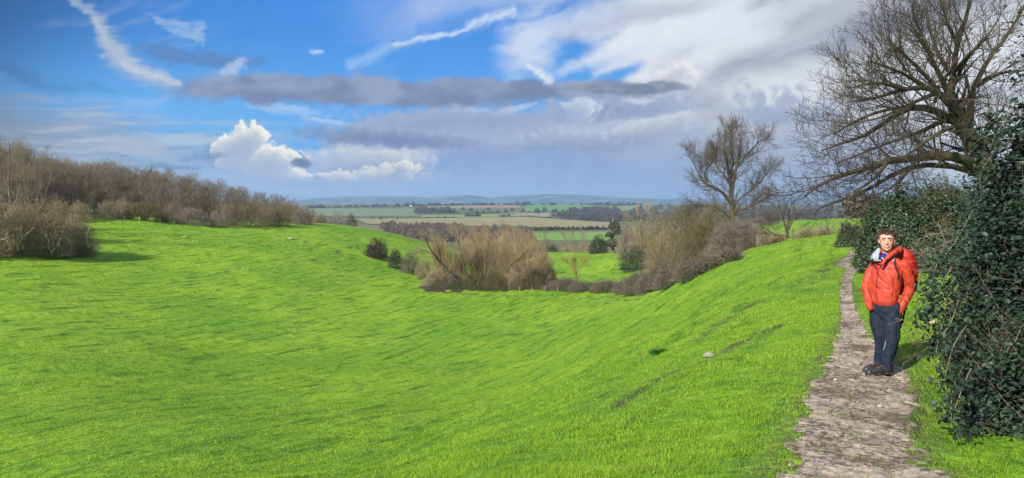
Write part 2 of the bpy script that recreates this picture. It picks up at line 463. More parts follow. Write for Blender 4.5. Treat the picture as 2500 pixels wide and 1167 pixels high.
def build_far():
    pale = (0.16, 0.22, 0.07)
    field_sheet([(870,536),(1300,530),(1490,544),(1490,558)], (0.30,0.25,0.12), (0.26,0.25,0.12), 1)
    field_sheet([(870,536.5),(1490,543.5),(1490,558.5),(900,548.5)], (0.29,0.235,0.12), (0.24,0.235,0.11), 2, lift=.8)
    field_sheet([(1030,527),(1250,523),(1262,530),(1030,532)], (0.20,0.28,0.07), (0.22,0.28,0.08), 3)
    field_sheet([(760,509),(1010,509),(1020,528),(740,529)], (0.15,0.21,0.09), (0.17,0.21,0.09), 4)
    field_sheet([(1040,502.5),(1272,500.5),(1268,508),(1036,510)], (0.26,0.19,0.12), (0.29,0.22,0.14), 5)
    field_sheet([(1288,500),(1462,500),(1420,518),(1272,518)], (0.11,0.24,0.04), (0.13,0.26,0.05), 6)
    field_sheet([(1282,569),(1490,567),(1490,588),(1282,588)], (0.15,0.28,0.04), (0.18,0.30,0.05), 7)
    field_sheet([(1262,520),(1345,519),(1340,531),(1244,530)], (0.27,0.24,0.14), (0.24,0.24,0.12), 8)
    field_sheet([(1482,506),(1560,502),(1545,515),(1478,517)], (0.14,0.25,0.06), (0.16,0.25,0.07), 9)
    # blue hills on the skyline
    prof = [(-900,470),(-300,486),(300,480),(640,495),(730,489),(770,484.5),(860,480),(1000,479.5),(1050,482.5),(1110,479),(1150,475.5),(1170,478.5),(1190,483),(1250,478.5),
            (1330,474),(1400,475),(1450,478),(1520,483),(1620,486),(1800,484),(2200,480),(2600,478),(3400,484)]
    px = np.linspace(-900, 3400, 700)
    py = np.interp(px, [p[0] for p in prof], [p[1] for p in prof]) + 0.35 * fbm(px / 35, px * 0, 5, 4)
    Yc = 13000.0
    rows = [(-1.0, -75), (-.75, .28), (-.5, .5), (-.3, .72), (-.15, .9), (0, 1.0), (.3, .8), (1.0, -75)]
    V = []
    for i in range(len(px)):
        x = (px[i] - CX) / F * Yc; hz = -(py[i] - CY) / F * Yc
        for d, k in rows:
            z = k if k < 0 else (-60 + (hz + 60) * k)
            yy = Yc + d * 2600
            V.append((x * (1 if k != 1.0 else 1), yy, z + (14 * noise2(np.array([x/500.]), np.array([yy/500.]), 9)[0] if 0 < k < 1 else 0)))
    w = len(rows); I = np.arange(len(px)-1)[:, None]; J = np.arange(w-1)[None, :]
    q = np.stack([I*w+J, (I+1)*w+J, (I+1)*w+J+1, I*w+J+1], -1).reshape(-1, 4)
    m = mat_var('hill_woods', (0.018,0.032,0.030), (0.04,0.06,0.035), 0.0016, 0.95, 0.1, detail=6, c4=(0.16,0.18,0.13), s2=1.7)
    tag(Acc().add(np.array(V), [q]).build('hills', m, smooth=True), kind='structure')
# ------------------------------------------------------------------ plant generators
RG = np.random.default_rng(11)
def nrm(v): return v / np.maximum(np.linalg.norm(v, axis=-1, keepdims=True), 1e-9)
def tubes(acc, P, R, sides=4, **attrs):
    """P (N,k,3) polylines, R (N,k) radii -> tubes"""
    P = np.asarray(P, float); R = np.asarray(R, float)
    N, k, _ = P.shape
    if N == 0: return
    T = np.gradient(P, axis=1); T = nrm(T)
    ref = np.where(np.abs(nrm(P[:, -1] - P[:, 0])[:, 2:3]) > .85, np.array([[1., 0, 0]]), np.array([[0, 0, 1.]]))[:, None, :]
    A = nrm(np.cross(T, ref)); B = np.cross(T, A)
    an = np.arange(sides) / sides * 2 * np.pi
    V = P[:, :, None, :] + R[:, :, None, None] * (A[:, :, None, :] * np.cos(an)[:, None] + B[:, :, None, :] * np.sin(an)[:, None])
    base = (np.arange(N) * k * sides)[:, None, None]
    i = np.arange(k - 1)[None, :, None] * sides; j = np.arange(sides)[None, None, :]; j2 = (j + 1) % sides
    q = np.stack([base + i + j, base + i + j2, base + i + sides + j2, base + i + sides + j], -1).reshape(-1, 4)
    at = {a: np.repeat(np.asarray(v), k * sides) for a, v in attrs.items()}
    acc.add(V.reshape(-1, 3), [q], **at)
def resample(pts, k):
    pts = np.asarray(pts, float)
    t = np.linspace(0, len(pts) - 1, k)
    return catmull(pts, np.minimum(t, len(pts) - 1 - 1e-9)) if len(pts) > 2 else pts[0] + (pts[-1] - pts[0]) * np.linspace(0, 1, k)[:, None]
def children(P, R, n, L, ang, k=5, grav=0.1, wander=.15, t0=.2, rs=.6, t1=1.0, lf=.55, rmin=.004, rg=None, tipr=.25):
    """n side shoots on each polyline"""
    rg = rg or RG
    N, K, _ = P.shape
    t = t0 + (t1 - t0) * (np.arange(n)[None, :] + rg.random((N, n))) / n
    f = np.clip(t, 0, .999) * (K - 1); i = f.astype(int); fr = (f - i)[..., None]
    a = np.arange(N)[:, None]
    p = P[a, i] * (1 - fr) + P[a, i + 1] * fr
    tan = nrm(P[a, i + 1] - P[a, i]); r = R[a, i] * (1 - fr[..., 0]) + R[a, i + 1] * fr[..., 0]
    rnd = nrm(rg.normal(size=(N, n, 3))); per = nrm(rnd - (rnd * tan).sum(-1, keepdims=True) * tan)
    an = np.radians(ang) * (0.75 + .5 * rg.random((N, n, 1)))
    d = nrm(tan * np.cos(an) + per * np.sin(an))
    ln = L * (1 - lf * t) * (.6 + .7 * rg.random((N, n)))
    if np.ndim(L): ln = L
    M = N * n
    d = d.reshape(M, 3); p = p.reshape(M, 3); ln = ln.reshape(M); r = np.maximum(r.reshape(M) * rs, rmin)
    pts = [p]; step = (ln / (k - 1))[:, None]
    for s in range(k - 1):
        d = nrm(d + np.array([0, 0, grav]) + rg.normal(size=(M, 3)) * wander)
        pts.append(pts[-1] + d * step)
    Q = np.stack(pts, 1)
    RR = r[:, None] * np.linspace(1, tipr, k)[None, :]
    return Q, np.maximum(RR, rmin * .6)
def make_tree(seed, stems, levels, mats, trunk_levels=1, sides=(7, 5, 4, 3, 3)):
    """stems: list of (points, r0, r1). levels: dicts for children(). returns (trunk mesh, crown mesh)"""
    rg = np.random.default_rng(seed)
    k0 = 12
    P = np.stack([resample(s[0], k0) for s in stems])
    R = np.stack([np.interp(np.linspace(0, 1, k0), [0, 1], [s[1], s[2]]) for s in stems])
    tr, cr = Acc(), Acc()
    tubes(tr, P, R, sides[0])
    cur = (P, R)
    for li, lv_ in enumerate(levels):
        cur = children(*cur, rg=rg, **lv_)
        tubes(tr if li < trunk_levels else cr, *cur, sides=sides[min(li + 1, len(sides) - 1)])
    return tr, cr
def emit_tree(name, label, cat, loc, trunk_acc, crown_acc, mt, mc, group=None, rz=0, scale=(1, 1, 1), crown='crown'):
    o = empty(name, loc, rz); o.scale = scale
    tag(o, label, cat, group)
    trunk_acc.build('trunk', mt, o, smooth=True)
    crown_acc.build(crown, mc, o, smooth=True)
    return o
def copy_thing(o, loc, rz, scale, label=None):
    c = o.copy(); link(c); c.location = loc; c.rotation_euler = (0, 0, rz); c.scale = scale
    if label: c['label'] = label
    for ch in list(o.children):
        d = ch.copy(); link(d); d.parent = c
    return c

def lump(d, seed, amp, fr=2.2):
    return 1 + amp * noise3(d * fr + seed * 7.13, seed) + amp * .6 * noise3(d * fr * 2.3 + seed * 3.1, seed + 3)
def dome_pts(n, rad_, seed, shell=.5, amp=.28, flat=-.15, rg=None, fr=2.2):
    """random points in a lumpy half ellipsoid standing on z=0; shell: 1 = only near the surface"""
    rg = rg or np.random.default_rng(seed)
    d = nrm(rg.normal(size=(int(n * 2.2), 3))); d = d[d[:, 2] > flat][:n]
    while len(d) < n: d = np.vstack([d, d])[:n]
    u = rg.random(len(d)); r = (1 - shell) * u ** .5 + shell * (1 - .22 * u ** 2)
    r = np.where(rg.random(len(d)) < .3, u ** .4, r)
    p = d * (r * lump(d, seed, amp, fr))[:, None] * np.asarray(rad_)
    p[:, 2] = np.maximum(p[:, 2], .02 * rad_[2])
    return p, d
def twig_mass(acc, n, rad_, seed, L=.7, r=.014, up=.5, out=.8, droop=0.0, amp=.28, shell=.5, sub=2, k=4, off=(0, 0, 0), rnd=.7, fr=2.2, flat=-.15):
    rg = np.random.default_rng(seed)
    p, d = dome_pts(n, rad_, seed, shell, amp, flat, rg, fr)
    dd = nrm(d * out + np.array([0, 0, up]) + rg.normal(size=p.shape) * rnd * .6)
    ln = L * (.5 + rg.random(len(p)))
    pts = [p - dd * ln[:, None] * .8]
    cur = dd.copy()
    for s in range(k - 1):
        cur = nrm(cur + rg.normal(size=p.shape) * .22 + np.array([0, 0, -droop]))
        pts.append(pts[-1] + cur * (ln / (k - 1))[:, None])
    P = np.stack(pts, 1) + np.asarray(off)
    P[:, :, 2] = np.maximum(P[:, :, 2], 0.0)
    R = r * (.7 + .6 * rg.random((len(p), 1))) * np.linspace(1, .35, k)[None, :]
    tubes(acc, P, R, 3)
    if sub:
        Q, RR = children(P, R, sub, L * .6, 38, 3, up * .15 - droop * .5, .2, .2, .7, rg=rg, rmin=r * .4)
        tubes(acc, Q, RR, 3)
def stem_fan(acc, n, rad_, seed, r0=.08, base=.35, k=6, reach=.85, amp=.2, sides=4, off=(0, 0, 0)):
    rg = np.random.default_rng(seed + 99)
    p, d = dome_pts(n, np.asarray(rad_) * reach, seed, .8, amp, .05, rg)
    b = np.stack([rg.uniform(-1, 1, n) * rad_[0] * base, rg.uniform(-1, 1, n) * rad_[1] * base, np.full(n, -.25)], -1)
    b = b * .5 + np.stack([p[:, 0] * base * .6, p[:, 1] * base * .6, b[:, 2]], -1)
    mid = b * .45 + p * .55 + rg.normal(size=p.shape) * .06 * rad_[2]; mid[:, 2] += .12 * rad_[2]
    P = np.stack([resample([b[i], mid[i], p[i]], k) for i in range(n)]) + np.asarray(off)
    R = r0 * (.5 + .8 * rg.random((n, 1))) * np.linspace(1, .25, k)[None, :]
    tubes(acc, P, R, sides)
    return P, R
def leaf_mass(acc, n, rad_, seed, size=.07, amp=.3, shell=.6, off=(0, 0, 0), flat=-.15, kind='quad', fr=2.2, clip=None, upbias=.5):
    rg = np.random.default_rng(seed)
    p, d = dome_pts(n, rad_, seed, shell, amp, flat, rg, fr)
    p = p + np.asarray(off)
    if clip is not None:
        m = clip(p); p = p[m]; d = d[m]
    leaves(acc, p, d, size, rg, kind, upbias)
def leaves(acc, p, d, size, rg, kind='quad', upbias=.5):
    n = len(p)
    nn = nrm(d * .8 + np.array([0, 0, upbias]) + rg.normal(size=(n, 3)) * .55)
    t = nrm(np.cross(nn, rg.normal(size=(n, 3)))); t[:, 2] -= .25; t = nrm(t - (t * nn).sum(-1, keepdims=True) * nn)
    b = np.cross(nn, t)
    s = (size * (.45 + 1.0 * rg.random(n)))[:, None]
    tone = rg.random(n)
    if kind == 'quad':
        V = np.stack([p - t * s * .5, p + b * s * .38 + nn * s * .12, p + t * s * .5, p - b * s * .38 + nn * s * .12], 1)
        q = np.arange(n)[:, None] * 4 + np.arange(4)[None, :]
        acc.add(V.reshape(-1, 3), [q], tone=np.repeat(tone, 4))
    else:   # broad leaf: folded along the midrib, pointed tip
        o = lambda a, c, h: p + t * s * a + b * s * c + nn * s * h
        V = np.stack([o(-.5, 0, 0), o(-.28, .34, .10), o(.12, .30, .09), o(.58, 0, -.10), o(.12, -.30, .09), o(-.28, -.34, .10), o(-.08, 0, .0), o(.25, 0, -.01)], 1)
        base = np.arange(n)[:, None] * 8
        q = np.concatenate([base + np.array(f) for f in ([0, 1, 6, 6][:3], )]) if False else None
        tri = np.concatenate([base + np.array([[0, 6, 1]]), base + np.array([[0, 5, 6]]), base + np.array([[2, 7, 3]]), base + np.array([[7, 4, 3]])])
        qu = np.concatenate([base + np.array([[1, 6, 7, 2]]), base + np.array([[6, 5, 4, 7]])])
        acc.add(V.reshape(-1, 3), [tri, qu], tone=np.repeat(tone, 8))

# ------------------------------------------------------------------ grass
def build_grass():
    rg = np.random.default_rng(5)
    N = 900000
    r = np.exp(rg.uniform(math.log(3.0), math.log(75.0), N)); th = rg.uniform(-.70, .70, N)
    k2 = rg.random(N) < 1.0
    x = r * np.sin(th); y = r * np.cos(th)
    # tufted: keep more blades where the clump noise is high
    cl = fbm(x / .35, y / .35, 81, 3); cl2 = fbm(x / 1.6, y / 1.6, 83, 3)
    keep = rg.random(N) < np.clip(.45 + cl * 1.1 + cl2 * .5, .08, 1)
    pd = path_dist(x, y)
    e = fbm(x / .4, y / .4, 85, 3) * .6 + fbm(x / .12, y / .12, 86, 2) * .35
    nn_ = pd < 3; pin = np.zeros(len(x)); pin[nn_] = path_inside(x[nn_], y[nn_], pd[nn_], .5)
    onp = np.clip((1 - pin) * (.6 + e) + np.clip(pd - 1.3, 0, 1), 0, 1)
    keep &= rg.random(N) < np.maximum(onp, .045)
    for l_, w_, amp_ in TRACKS[:5]:
        m = keep & (x > l_[:, 0].min()-1) & (x < l_[:, 0].max()+1) & (y > l_[:, 1].min()-1) & (y < l_[:, 1].max()+1); ii = np.nonzero(m)[0]
        dd = np.full(len(ii), 9.)
        for q_ in l_: dd = np.minimum(dd, np.hypot(x[ii]-q_[0], y[ii]-q_[1]))
        va = np.clip(1.15 - dd / w_, 0, 1) + fbm(x[ii]/.3, y[ii]/.3, 78, 3) * .9 * (dd < w_*1.3) - .15
        keep[ii] &= rg.random(len(ii)) > np.clip(va, 0, .93)
    x, y, r, cl, cl2, pd, onp = (a[keep] for a in (x, y, r, cl, cl2, pd, onp)); n = len(x)
    z = H(x, y) + relief(x, y) * (0.35 + 0.65 * smooth01((pd - .9) / .6))
    h = (.018 + .024 * rg.random(n) + .030 * np.clip(cl2 + .1, 0, 1)) * (.45 + .55 * onp) * np.clip(1.15 - .25 * (r > 20), .5, 2) * (1 + np.clip(r - 12, 0, 50) * .018)
    h *= 1 + .5 * (y < 9) * (x > 4.0)       # ranker grass under the hedge
    wd = np.maximum(.0038, r / 739 * .50) * (.6 + .8 * rg.random(n))
    az = rg.uniform(0, 2*np.pi, n); lean = h * (.5 + 1.1 * rg.random(n))
    la = az + rg.normal(size=n) * .8
    dx, dy = np.cos(az + np.pi/2) * wd * .5, np.sin(az + np.pi/2) * wd * .5
    p = np.stack([x, y, z - .012], -1)
    mid = p + np.stack([np.cos(la) * lean * .3, np.sin(la) * lean * .3, h * .6 + .012], -1)
    tip = p + np.stack([np.cos(la) * lean, np.sin(la) * lean, h + .004], -1)
    sd = np.stack([dx, dy, dx * 0], -1)
    V = np.stack([p - sd, p + sd, mid + sd * .8, tip, mid - sd * .8], 1)
    base = np.arange(n)[:, None] * 5
    q = base + np.array([[0, 1, 2, 4]]); t = base + np.array([[4, 2, 3]])
    tone = np.clip(.5 + cl2 * .9 + rg.normal(size=n) * .28, 0, 1)
    dry = (rg.random(n) < .05 + .25 * (1 - onp)) * 1.0
    a = Acc().add(V.reshape(-1, 3), [q, t], tone=np.repeat(tone, 5), dry=np.repeat(dry, 5))
    m, nt, b = new_mat('grass_blades')
    col = nt.mix(nt.attr('tone'), GB1, GB2)
    g_ = V_(nt, nt.node('ShaderNodeNewGeometry').outputs['Position'])
    col = nt.mix(nt.ss(nt.noise(g_, .55, 5, .65), .50, .64) * .65, col, (.07, .20, .010))
    col = nt.mix(nt.ss(nt.noise(g_, 2.6, 3, .6), .56, .66) * .5, col, (.13, .22, .05))
    col = nt.mix(nt.attr('dry') * .8, col, (.26, .25, .07))
    nt.put(b.inputs['Base Color'], col); b.inputs['Roughness'].default_value = .55; b.inputs['Specular IOR Level'].default_value = .3
    tr = nt.node('ShaderNodeBsdfTranslucent'); nt.put(tr.inputs[0], col)
    mx = nt.node('ShaderNodeMixShader'); mx.inputs[0].default_value = .35
    out = m.node_tree.nodes['Material Output']
    nt.l.new(b.outputs[0], mx.inputs[1]); nt.l.new(tr.outputs[0], mx.inputs[2]); nt.l.new(mx.outputs[0], out.inputs[0])
    o = a.build('grass', m)
    tag(o, 'short bright green grass on the slopes beside the muddy path', 'grass', kind='stuff')
GB1 = (.140, .305, .010); GB2 = (.32, .48, .030)

# ------------------------------------------------------------------ vegetation
def top_h(px, py, Y, base_z): return -(py - CY) / F * Y - base_z
def build_veg():
    mt_grey = mat_var('bark_grey', (.13, .105, .075), (.20, .165, .115), 6, .9, .2, bump=.4)
    mt_ash = mat_var('bark_ash', (.050, .040, .027), (.078, .064, .040), 4, .9, .2, bump=.5, c4=(.075, .075, .028))
    mc_wood = mat_var('twigs_wood', (.235, .19, .135), (.175, .148, .11), .12, .9, .15, c4=(.20, .175, .09))
    mc_olive = mat_var('twigs_olive', (.135, .125, .055), (.17, .145, .075), .5, .9, .15)
    mc_grey = mat_var('twigs_grey', (.235, .20, .165), (.175, .145, .115), .5, .9, .15)
    mc_will = mat_var('twigs_willow', (.38, .285, .165), (.28, .21, .12), .35, .85, .2)
    mc_bram = mat_var('bramble_stems', (.19, .15, .12), (.135, .115, .085), .6, .85, .2, c4=(.11, .13, .06))
    mc_thick = mat_var('thicket_twigs', (.34, .27, .17), (.25, .20, .125), .5, .9, .2, c4=(.19, .18, .08))
    mc_dead = mat_var('bleached_wood', (.46, .40, .30), (.34, .29, .21), 2, .85, .2)
    mc_ash = mat_var('twigs_ash', (.058, .045, .034), (.085, .068, .048), 2, .9, .2)
    m_ever = mat_var('leaves_evergreen', (.015, .032, .017), (.026, .048, .023), 2.0, .45, .45, attr='tone', c3=(.06, .095, .045))
    m_dark = mat_var('leaves_dark', (.018, .030, .018), (.03, .05, .022), 2.0, .5, .4)
    m_mauve = mat_var('twigs_mauve', (.085, .055, .05), (.06, .055, .04), .8, .9, .2)
    mc_yel = mat_var('twigs_yellow', (.30, .26, .085), (.24, .20, .07), .6, .85, .2)
    m_oliv = mat_var('leaves_olive', (.055, .07, .022), (.085, .085, .03), 1.5, .6, .3)
    m_far = mat_var('far_trees', (.085, .075, .055), (.05, .065, .035), .02, .95, .1)
    m_farg = mat_var('far_hedges', (.055, .055, .035), (.035, .05, .028), .02, .95, .1)

    # ---- the wood on the left: six kinds of tree, copied
    protos = []
    for v in range(6):
        rg = np.random.default_rng(100 + v); h = 10.0
        stems = [([(0, 0, -.4), (rg.normal()*.25, rg.normal()*.25, 3), (rg.normal()*.5, rg.normal()*.5, 6.5), (rg.normal()*.7, rg.normal()*.7, 9.6)], .15, .03)]
        if v % 2: stems.append(([(0.1, 0, -.4), (.5, .3, 3), (1.1, .3, 6), (1.5, .5, 8.6)], .11, .03))
        tr, cr = make_tree(100 + v, stems, [
            dict(n=16, L=4.4, ang=44, k=6, grav=.13, wander=.14, t0=.06, rs=.38, lf=.62, rmin=.018),
            dict(n=9, L=1.6, ang=42, k=4, grav=.13, wander=.2, t0=.15, rs=.6, lf=.4, rmin=.012),
            dict(n=5, L=.75, ang=34, k=3, grav=.12, wander=.15, t0=.2, rs=.7, lf=.3, rmin=.011)], None, sides=(5, 4, 3, 3))
        protos.append((tr.mesh('trunk', mt_grey, True), cr.mesh('crown', mc_wood, True)))
    topx = [-80, 0, 40, 100, 130, 250, 400, 480, 560, 640, 700, 740, 775]
    topy = [352, 345, 352, 380, 388, 397, 417, 434, 452, 469, 487, 504, 527]
    crx, cry = [-80, 0, 240, 500, 770], [108, 112, 137, 151, 184]
    rg = np.random.default_rng(3); first = {}
    for row in range(6):
        nrow = [26, 34, 38, 42, 42, 42][row]
        for i in range(nrow):
            px = -70 + (835) * (i + rg.uniform(-.45, .45)) / (nrow - 1)
            if row < 2 and px > 735: continue
            Y = np.interp(px, crx, cry) + [3.5, 8, 14, 21, 29, 38][row] + rg.uniform(-2.5, 2.5)
            if px > 700: Y += 6
            b = gpx(px, Y)
            full = np.interp(px, topx, topy) + rg.normal() * 5
            gy = CY - F * b[2] / Y
            frac = [.50, .68, .84, .95, 1.0, 1.02][row]
            ty = gy + (full - gy) * frac
            hh = top_h(px, ty, Y, b[2]); s = max(.20, hh / 11.4)
            v = int(rg.integers(6)); tm, cm = protos[v]
            o = empty('bare_tree', (b[0], b[1], b[2]), rg.uniform(0, 6.28))
            w_ = s * rg.uniform(1.15, 1.6); o.scale = (w_, w_, s)
            tag(o, 'leafless brown tree standing close among many alike in the hillside wood', 'tree', 'leafless trees of the wood on the left hillside')
            link(bpy.data.objects.new('trunk', tm), o); link(bpy.data.objects.new('crown', cm), o)
    # ---- two taller open trees at the far left
    for i, (px, Y, ty, lab) in enumerate([(22, 104, 333, 'tall open crowned bare tree at the far left edge of the wood'),
                                          (88, 112, 372, 'round crowned bare tree beside the tallest one at the left edge of the wood')]):
        b = gpx(px, Y); hh = top_h(px, ty, Y, b[2])
        st = [([(0, 0, -.4), (.2, .1, hh*.3), (-.2, .2, hh*.6), (.1, 0, hh*.93)], .24, .04), ([(0, 0, hh*.18), (-1.2, .3, hh*.4), (-2.2, .2, hh*.75)], .15, .03), ([(0, 0, hh*.2), (1.3, -.3, hh*.42), (2.4, .2, hh*.78)], .15, .03)]
        tr, cr = make_tree(150 + i, st, [dict(n=10, L=5, ang=42, k=6, grav=.08, wander=.14, t0=.25, rs=.45, lf=.5, rmin=.02),
            dict(n=9, L=1.8, ang=40, k=5, grav=.08, wander=.2, t0=.15, rs=.55, lf=.4, rmin=.011), dict(n=6, L=.8, ang=38, k=3, grav=.08, wander=.2, t0=.15, rs=.6, lf=.3, rmin=.008)], None)
        emit_tree('bare_tree', lab, 'tree', b, tr, cr, mt_grey, mc_wood)

    # ---- generic bush
    def bush(name, label, px, Y, w_px, top_py, mat, stemmat, n=900, L=.7, r=.014, up=.5, out=.8, droop=0., amp=.28, depth=.8, seed=0,
             cat='bush', group=None, leafn=0, leafmat=None, leafs=.08, sub=2, nst=16, r0=.05, crown='twigs', base_py=None, rnd=.7, fr=2.2, trunk=None, shell=.5, flat=-.15):
        if base_py: Y = unproj(px, base_py, 30.0)[1] + depth * w_px / F * Y * .30
        b = gpx(px, Y)
        hh = top_h(px, top_py, Y, b[2]); w = w_px / F * Y / 2
        R_ = (w, w * depth, hh * 1.02)
        o = empty(name, b); tag(o, label, cat, group)
        off = (0, 0, 0)
        if trunk:
            R_ = (w, w * depth, hh * (1 - trunk) * .95); off = (0, 0, hh * trunk)
        st = Acc()
        stem_fan(st, nst, R_, seed, r0, .3, off=(0, 0, 0) if not trunk else (0, 0, hh * trunk * .7))
        if trunk:
            tubes(st, np.array([resample([(0, 0, -.3), (.05, 0, hh*trunk*.5), (-.05, 0, hh*trunk*1.1)], 6)]), np.array([np.linspace(r0*3, r0*2.2, 6)]), 6)
        st.build('stems' if not trunk else 'trunk', stemmat, o, smooth=True)
        c = Acc()
        if n: twig_mass(c, n, R_, seed, L, r, up, out, droop, amp, shell, sub, off=off, rnd=rnd, fr=fr, flat=flat)
        if n: c.build(crown, mat, o, smooth=True)
        if leafn:
            lf = Acc(); leaf_mass(lf, leafn, R_, seed + (0 if not n else 5), leafs, amp, .6, off, fr=fr, flat=flat); lf.build('leaves', leafmat, o)
        return o
    # ---- scrub along the foot of the left wood
    B = bush
    B('hawthorn', 'flat topped olive hawthorn on a short dark trunk at the wood edge', 352, 138, 92, 487, mc_olive, mt_ash, 1500, .55, .022, .25, .9, amp=.18, trunk=.22, seed=1, cat='tree', r0=.09, flat=0)
    B('hawthorn', 'low olive bush right beside the flat topped hawthorn', 395, 141, 45, 512, mc_olive, mt_ash, 600, .5, .022, seed=2, cat='tree')
    B('blackthorn', 'pale grey twiggy blackthorn standing in the middle of the wood edge', 463, 143, 82, 501, mc_grey, mt_grey, 1300, .6, .020, seed=3)
    B('blackthorn', 'low grey blackthorn sloping down to a dark stump, right of the pale one', 522, 146, 72, 514, mc_grey, mt_grey, 1100, .6, .020, seed=4)
    B('hawthorn', 'broad olive hawthorn, the widest of the hillside wood edge', 607, 153, 102, 492, mc_olive, mt_ash, 1700, .6, .024, seed=5, cat='tree')
    B('hawthorn', 'olive hawthorn with dark stems between the broad one and the grey thorn', 683, 162, 66, 500, mc_olive, mt_ash, 1200, .6, .024, seed=6, cat='tree')
    B('blackthorn', 'greyish brown blackthorn at the right end of the hillside wood', 737, 172, 62, 497, mc_grey, mt_grey, 1300, .7, .024, seed=7)
    B('blackthorn', 'brown twiggy bush filling the corner below the right end of the wood', 700, 184, 90, 485, mc_wood, mt_grey, 1500, .7, .024, seed=8)
    B('blackthorn', 'small brown bush just past the end of the hillside wood', 782, 196, 42, 519, mc_wood, mt_grey, 700, .6, .025, seed=9)
    B('blackthorn', 'rounded grey brown bush on the skyline beyond the wood', 820, 215, 60, 519, mc_grey, mt_grey, 900, .7, .028, seed=10)
    B('blackthorn', 'small dark brown bush on the skyline, nearest the open vale', 858, 222, 38, 521, m_mauve, mt_grey, 800, .6, .028, seed=11)
    for i, (px, Y, w, ty, m_) in enumerate([(190, 128, 80, 488, mc_thick), (262, 134, 70, 483, mc_wood), (300, 138, 60, 478, mc_thick), (140, 118, 90, 478, mc_thick), (420, 146, 70, 488, mc_wood), (560, 152, 60, 492, mc_wood), (650, 160, 60, 495, mc_wood)]):
        B('scrub_bush', ['brown scrub bush left of the row of small white posts', 'brown scrub bush behind the small white posts', 'scrub bush just left of the flat topped hawthorn',
          'scrub bush rising behind the big thicket at the left', 'brown scrub between the hawthorn and the pale blackthorn', 'brown scrub left of the broad hawthorn', 'brown scrub right of the broad hawthorn'][i],
          px, Y, w, ty, m_, mt_grey, 1100, .7, .022, seed=20 + i)
    # big thicket, bottom left of the wood
    for i, (px, Y, w, ty, lab) in enumerate([(-30, 93, 130, 470, 'thicket of pale arching stems cut by the left edge of the photo'), (45, 97, 130, 487, 'largest pale brown thicket at the left edge of the pasture'),
                                             (120, 99, 120, 508, 'pale brown thicket in the middle of the left scrub'), (185, 103, 110, 517, 'low rounded thicket at the right end of the left scrub'), (95, 108, 120, 478, 'taller thicket behind the left scrub')]):
        o = B('thicket', lab, px, Y, w, ty, mc_thick, mt_grey, 2200, 1.1, .021, .35, .8, .10, .25, seed=40 + i, rnd=1.1, nst=20)
        st = Acc(); b = o.location; hh = top_h(px, ty, Y, b.z); wm = w / F * Y / 2
        rg2 = np.random.default_rng(60 + i); n = 5
        bp = np.stack([rg2.uniform(-.8, .8, n) * wm, -rg2.uniform(.3, .8, n) * wm * .8, rg2.uniform(.0, .35, n) * hh], -1)
        tp = bp + np.stack([rg2.normal(size=n) * 1.2, rg2.normal(size=n) * .4 - .3, rg2.uniform(.8, 3.2, n)], -1)
        P = np.stack([resample([bp[j], (bp[j] + tp[j]) / 2 + rg2.normal(size=3) * .2, tp[j]], 6) for j in range(n)])
        R = np.linspace(.055, .02, 6)[None, :] * np.ones((n, 1)); tubes(st, P, R, 5)
        Q, RR = children(P, R, 4, 1.1, 42, 4, .05, .2, .3, .6, rg=rg2, rmin=.02); tubes(st, Q, RR, 4)
        st.build('dead_branch', mc_dead, o, smooth=True)
    # dark bushes on the left slope
    B('bush', 'dark purplish brown rounded bush alone on the left slope', 918, 146, 66, 584, m_mauve, mt_grey, 2600, .5, .024, .3, .9, amp=.34, seed=71, leafn=1500, leafmat=m_dark, leafs=.14)
    B('bush', 'small dark green bush next to the purplish one on the left slope', 966, 140, 40, 602, m_dark, mt_grey, 800, .5, .022, seed=72, leafn=1600, leafmat=m_ever, leafs=.15)
    B('bush', 'low pinkish brown twiggy bush right of the dark green one', 1003, 137, 62, 610, mc_bram, mt_grey, 1400, .6, .02, seed=73, depth=.5)
    B('bush', 'lowest brown bush of the slope group, touching the willows', 1035, 133, 50, 622, mc_thick, mt_grey, 1200, .6, .02, seed=74)

    # ---- the willow clump in the valley
    def willow(label, px, Y, w_px, ty, seed, n=2600):
        b = gpx(px, Y); hh = top_h(px, ty, Y, b[2]); w = w_px / F * Y / 2
        rg = np.random.default_rng(seed); ns = 14
        a = rg.uniform(0, 6.28, ns); rr = rg.uniform(.15, 1, ns) ** .7
        st = []
        for j in range(ns):
            c, s_ = math.cos(a[j]), math.sin(a[j]); e = rr[j]
            top = hh * (1.0 - .48 * e * e) * rg.uniform(.8, .96)
            st.append(([(c*.4, s_*.4, -.4), (c*w*e*.38, s_*w*e*.3, top*.38), (c*w*e*.75, s_*w*e*.6, top*.72), (c*w*e*.92, s_*w*e*.75, top)], .13, .03))
        tr, cr = make_tree(seed, st, [dict(n=9, L=3.6, ang=26, k=6, grav=.16, wander=.1, t0=.15, rs=.5, lf=.5, rmin=.018),
             dict(n=8, L=1.7, ang=24, k=4, grav=.15, wander=.12, t0=.1, rs=.6, lf=.3, rmin=.013), dict(n=3, L=.9, ang=22, k=3, grav=.1, wander=.1, t0=.1, rs=.7, lf=.2, rmin=.011)], None, trunk_levels=0, sides=(5, 3, 3, 3))
        twig_mass(cr, n, (w, w*.75, hh*.93), seed, 1.3, .017, 1.1, .55, 0., .2, .35, 2, rnd=.5, fr=3)
        emit_tree('willow', label, 'tree', b, tr, cr, mt_grey, mc_will)
    willow('golden brown willow with fine upright twigs, left one of the valley clump', 1094, 128, 120, 588, 201, 1500)
    willow('tallest golden brown willow in the middle of the valley clump', 1182, 132, 165, 550, 202)
    willow('wide golden brown willow at the right side of the valley clump', 1262, 129, 160, 566, 203)
    willow('low golden brown willow at the far right of the valley clump', 1305, 126, 80, 612, 205, 1200)
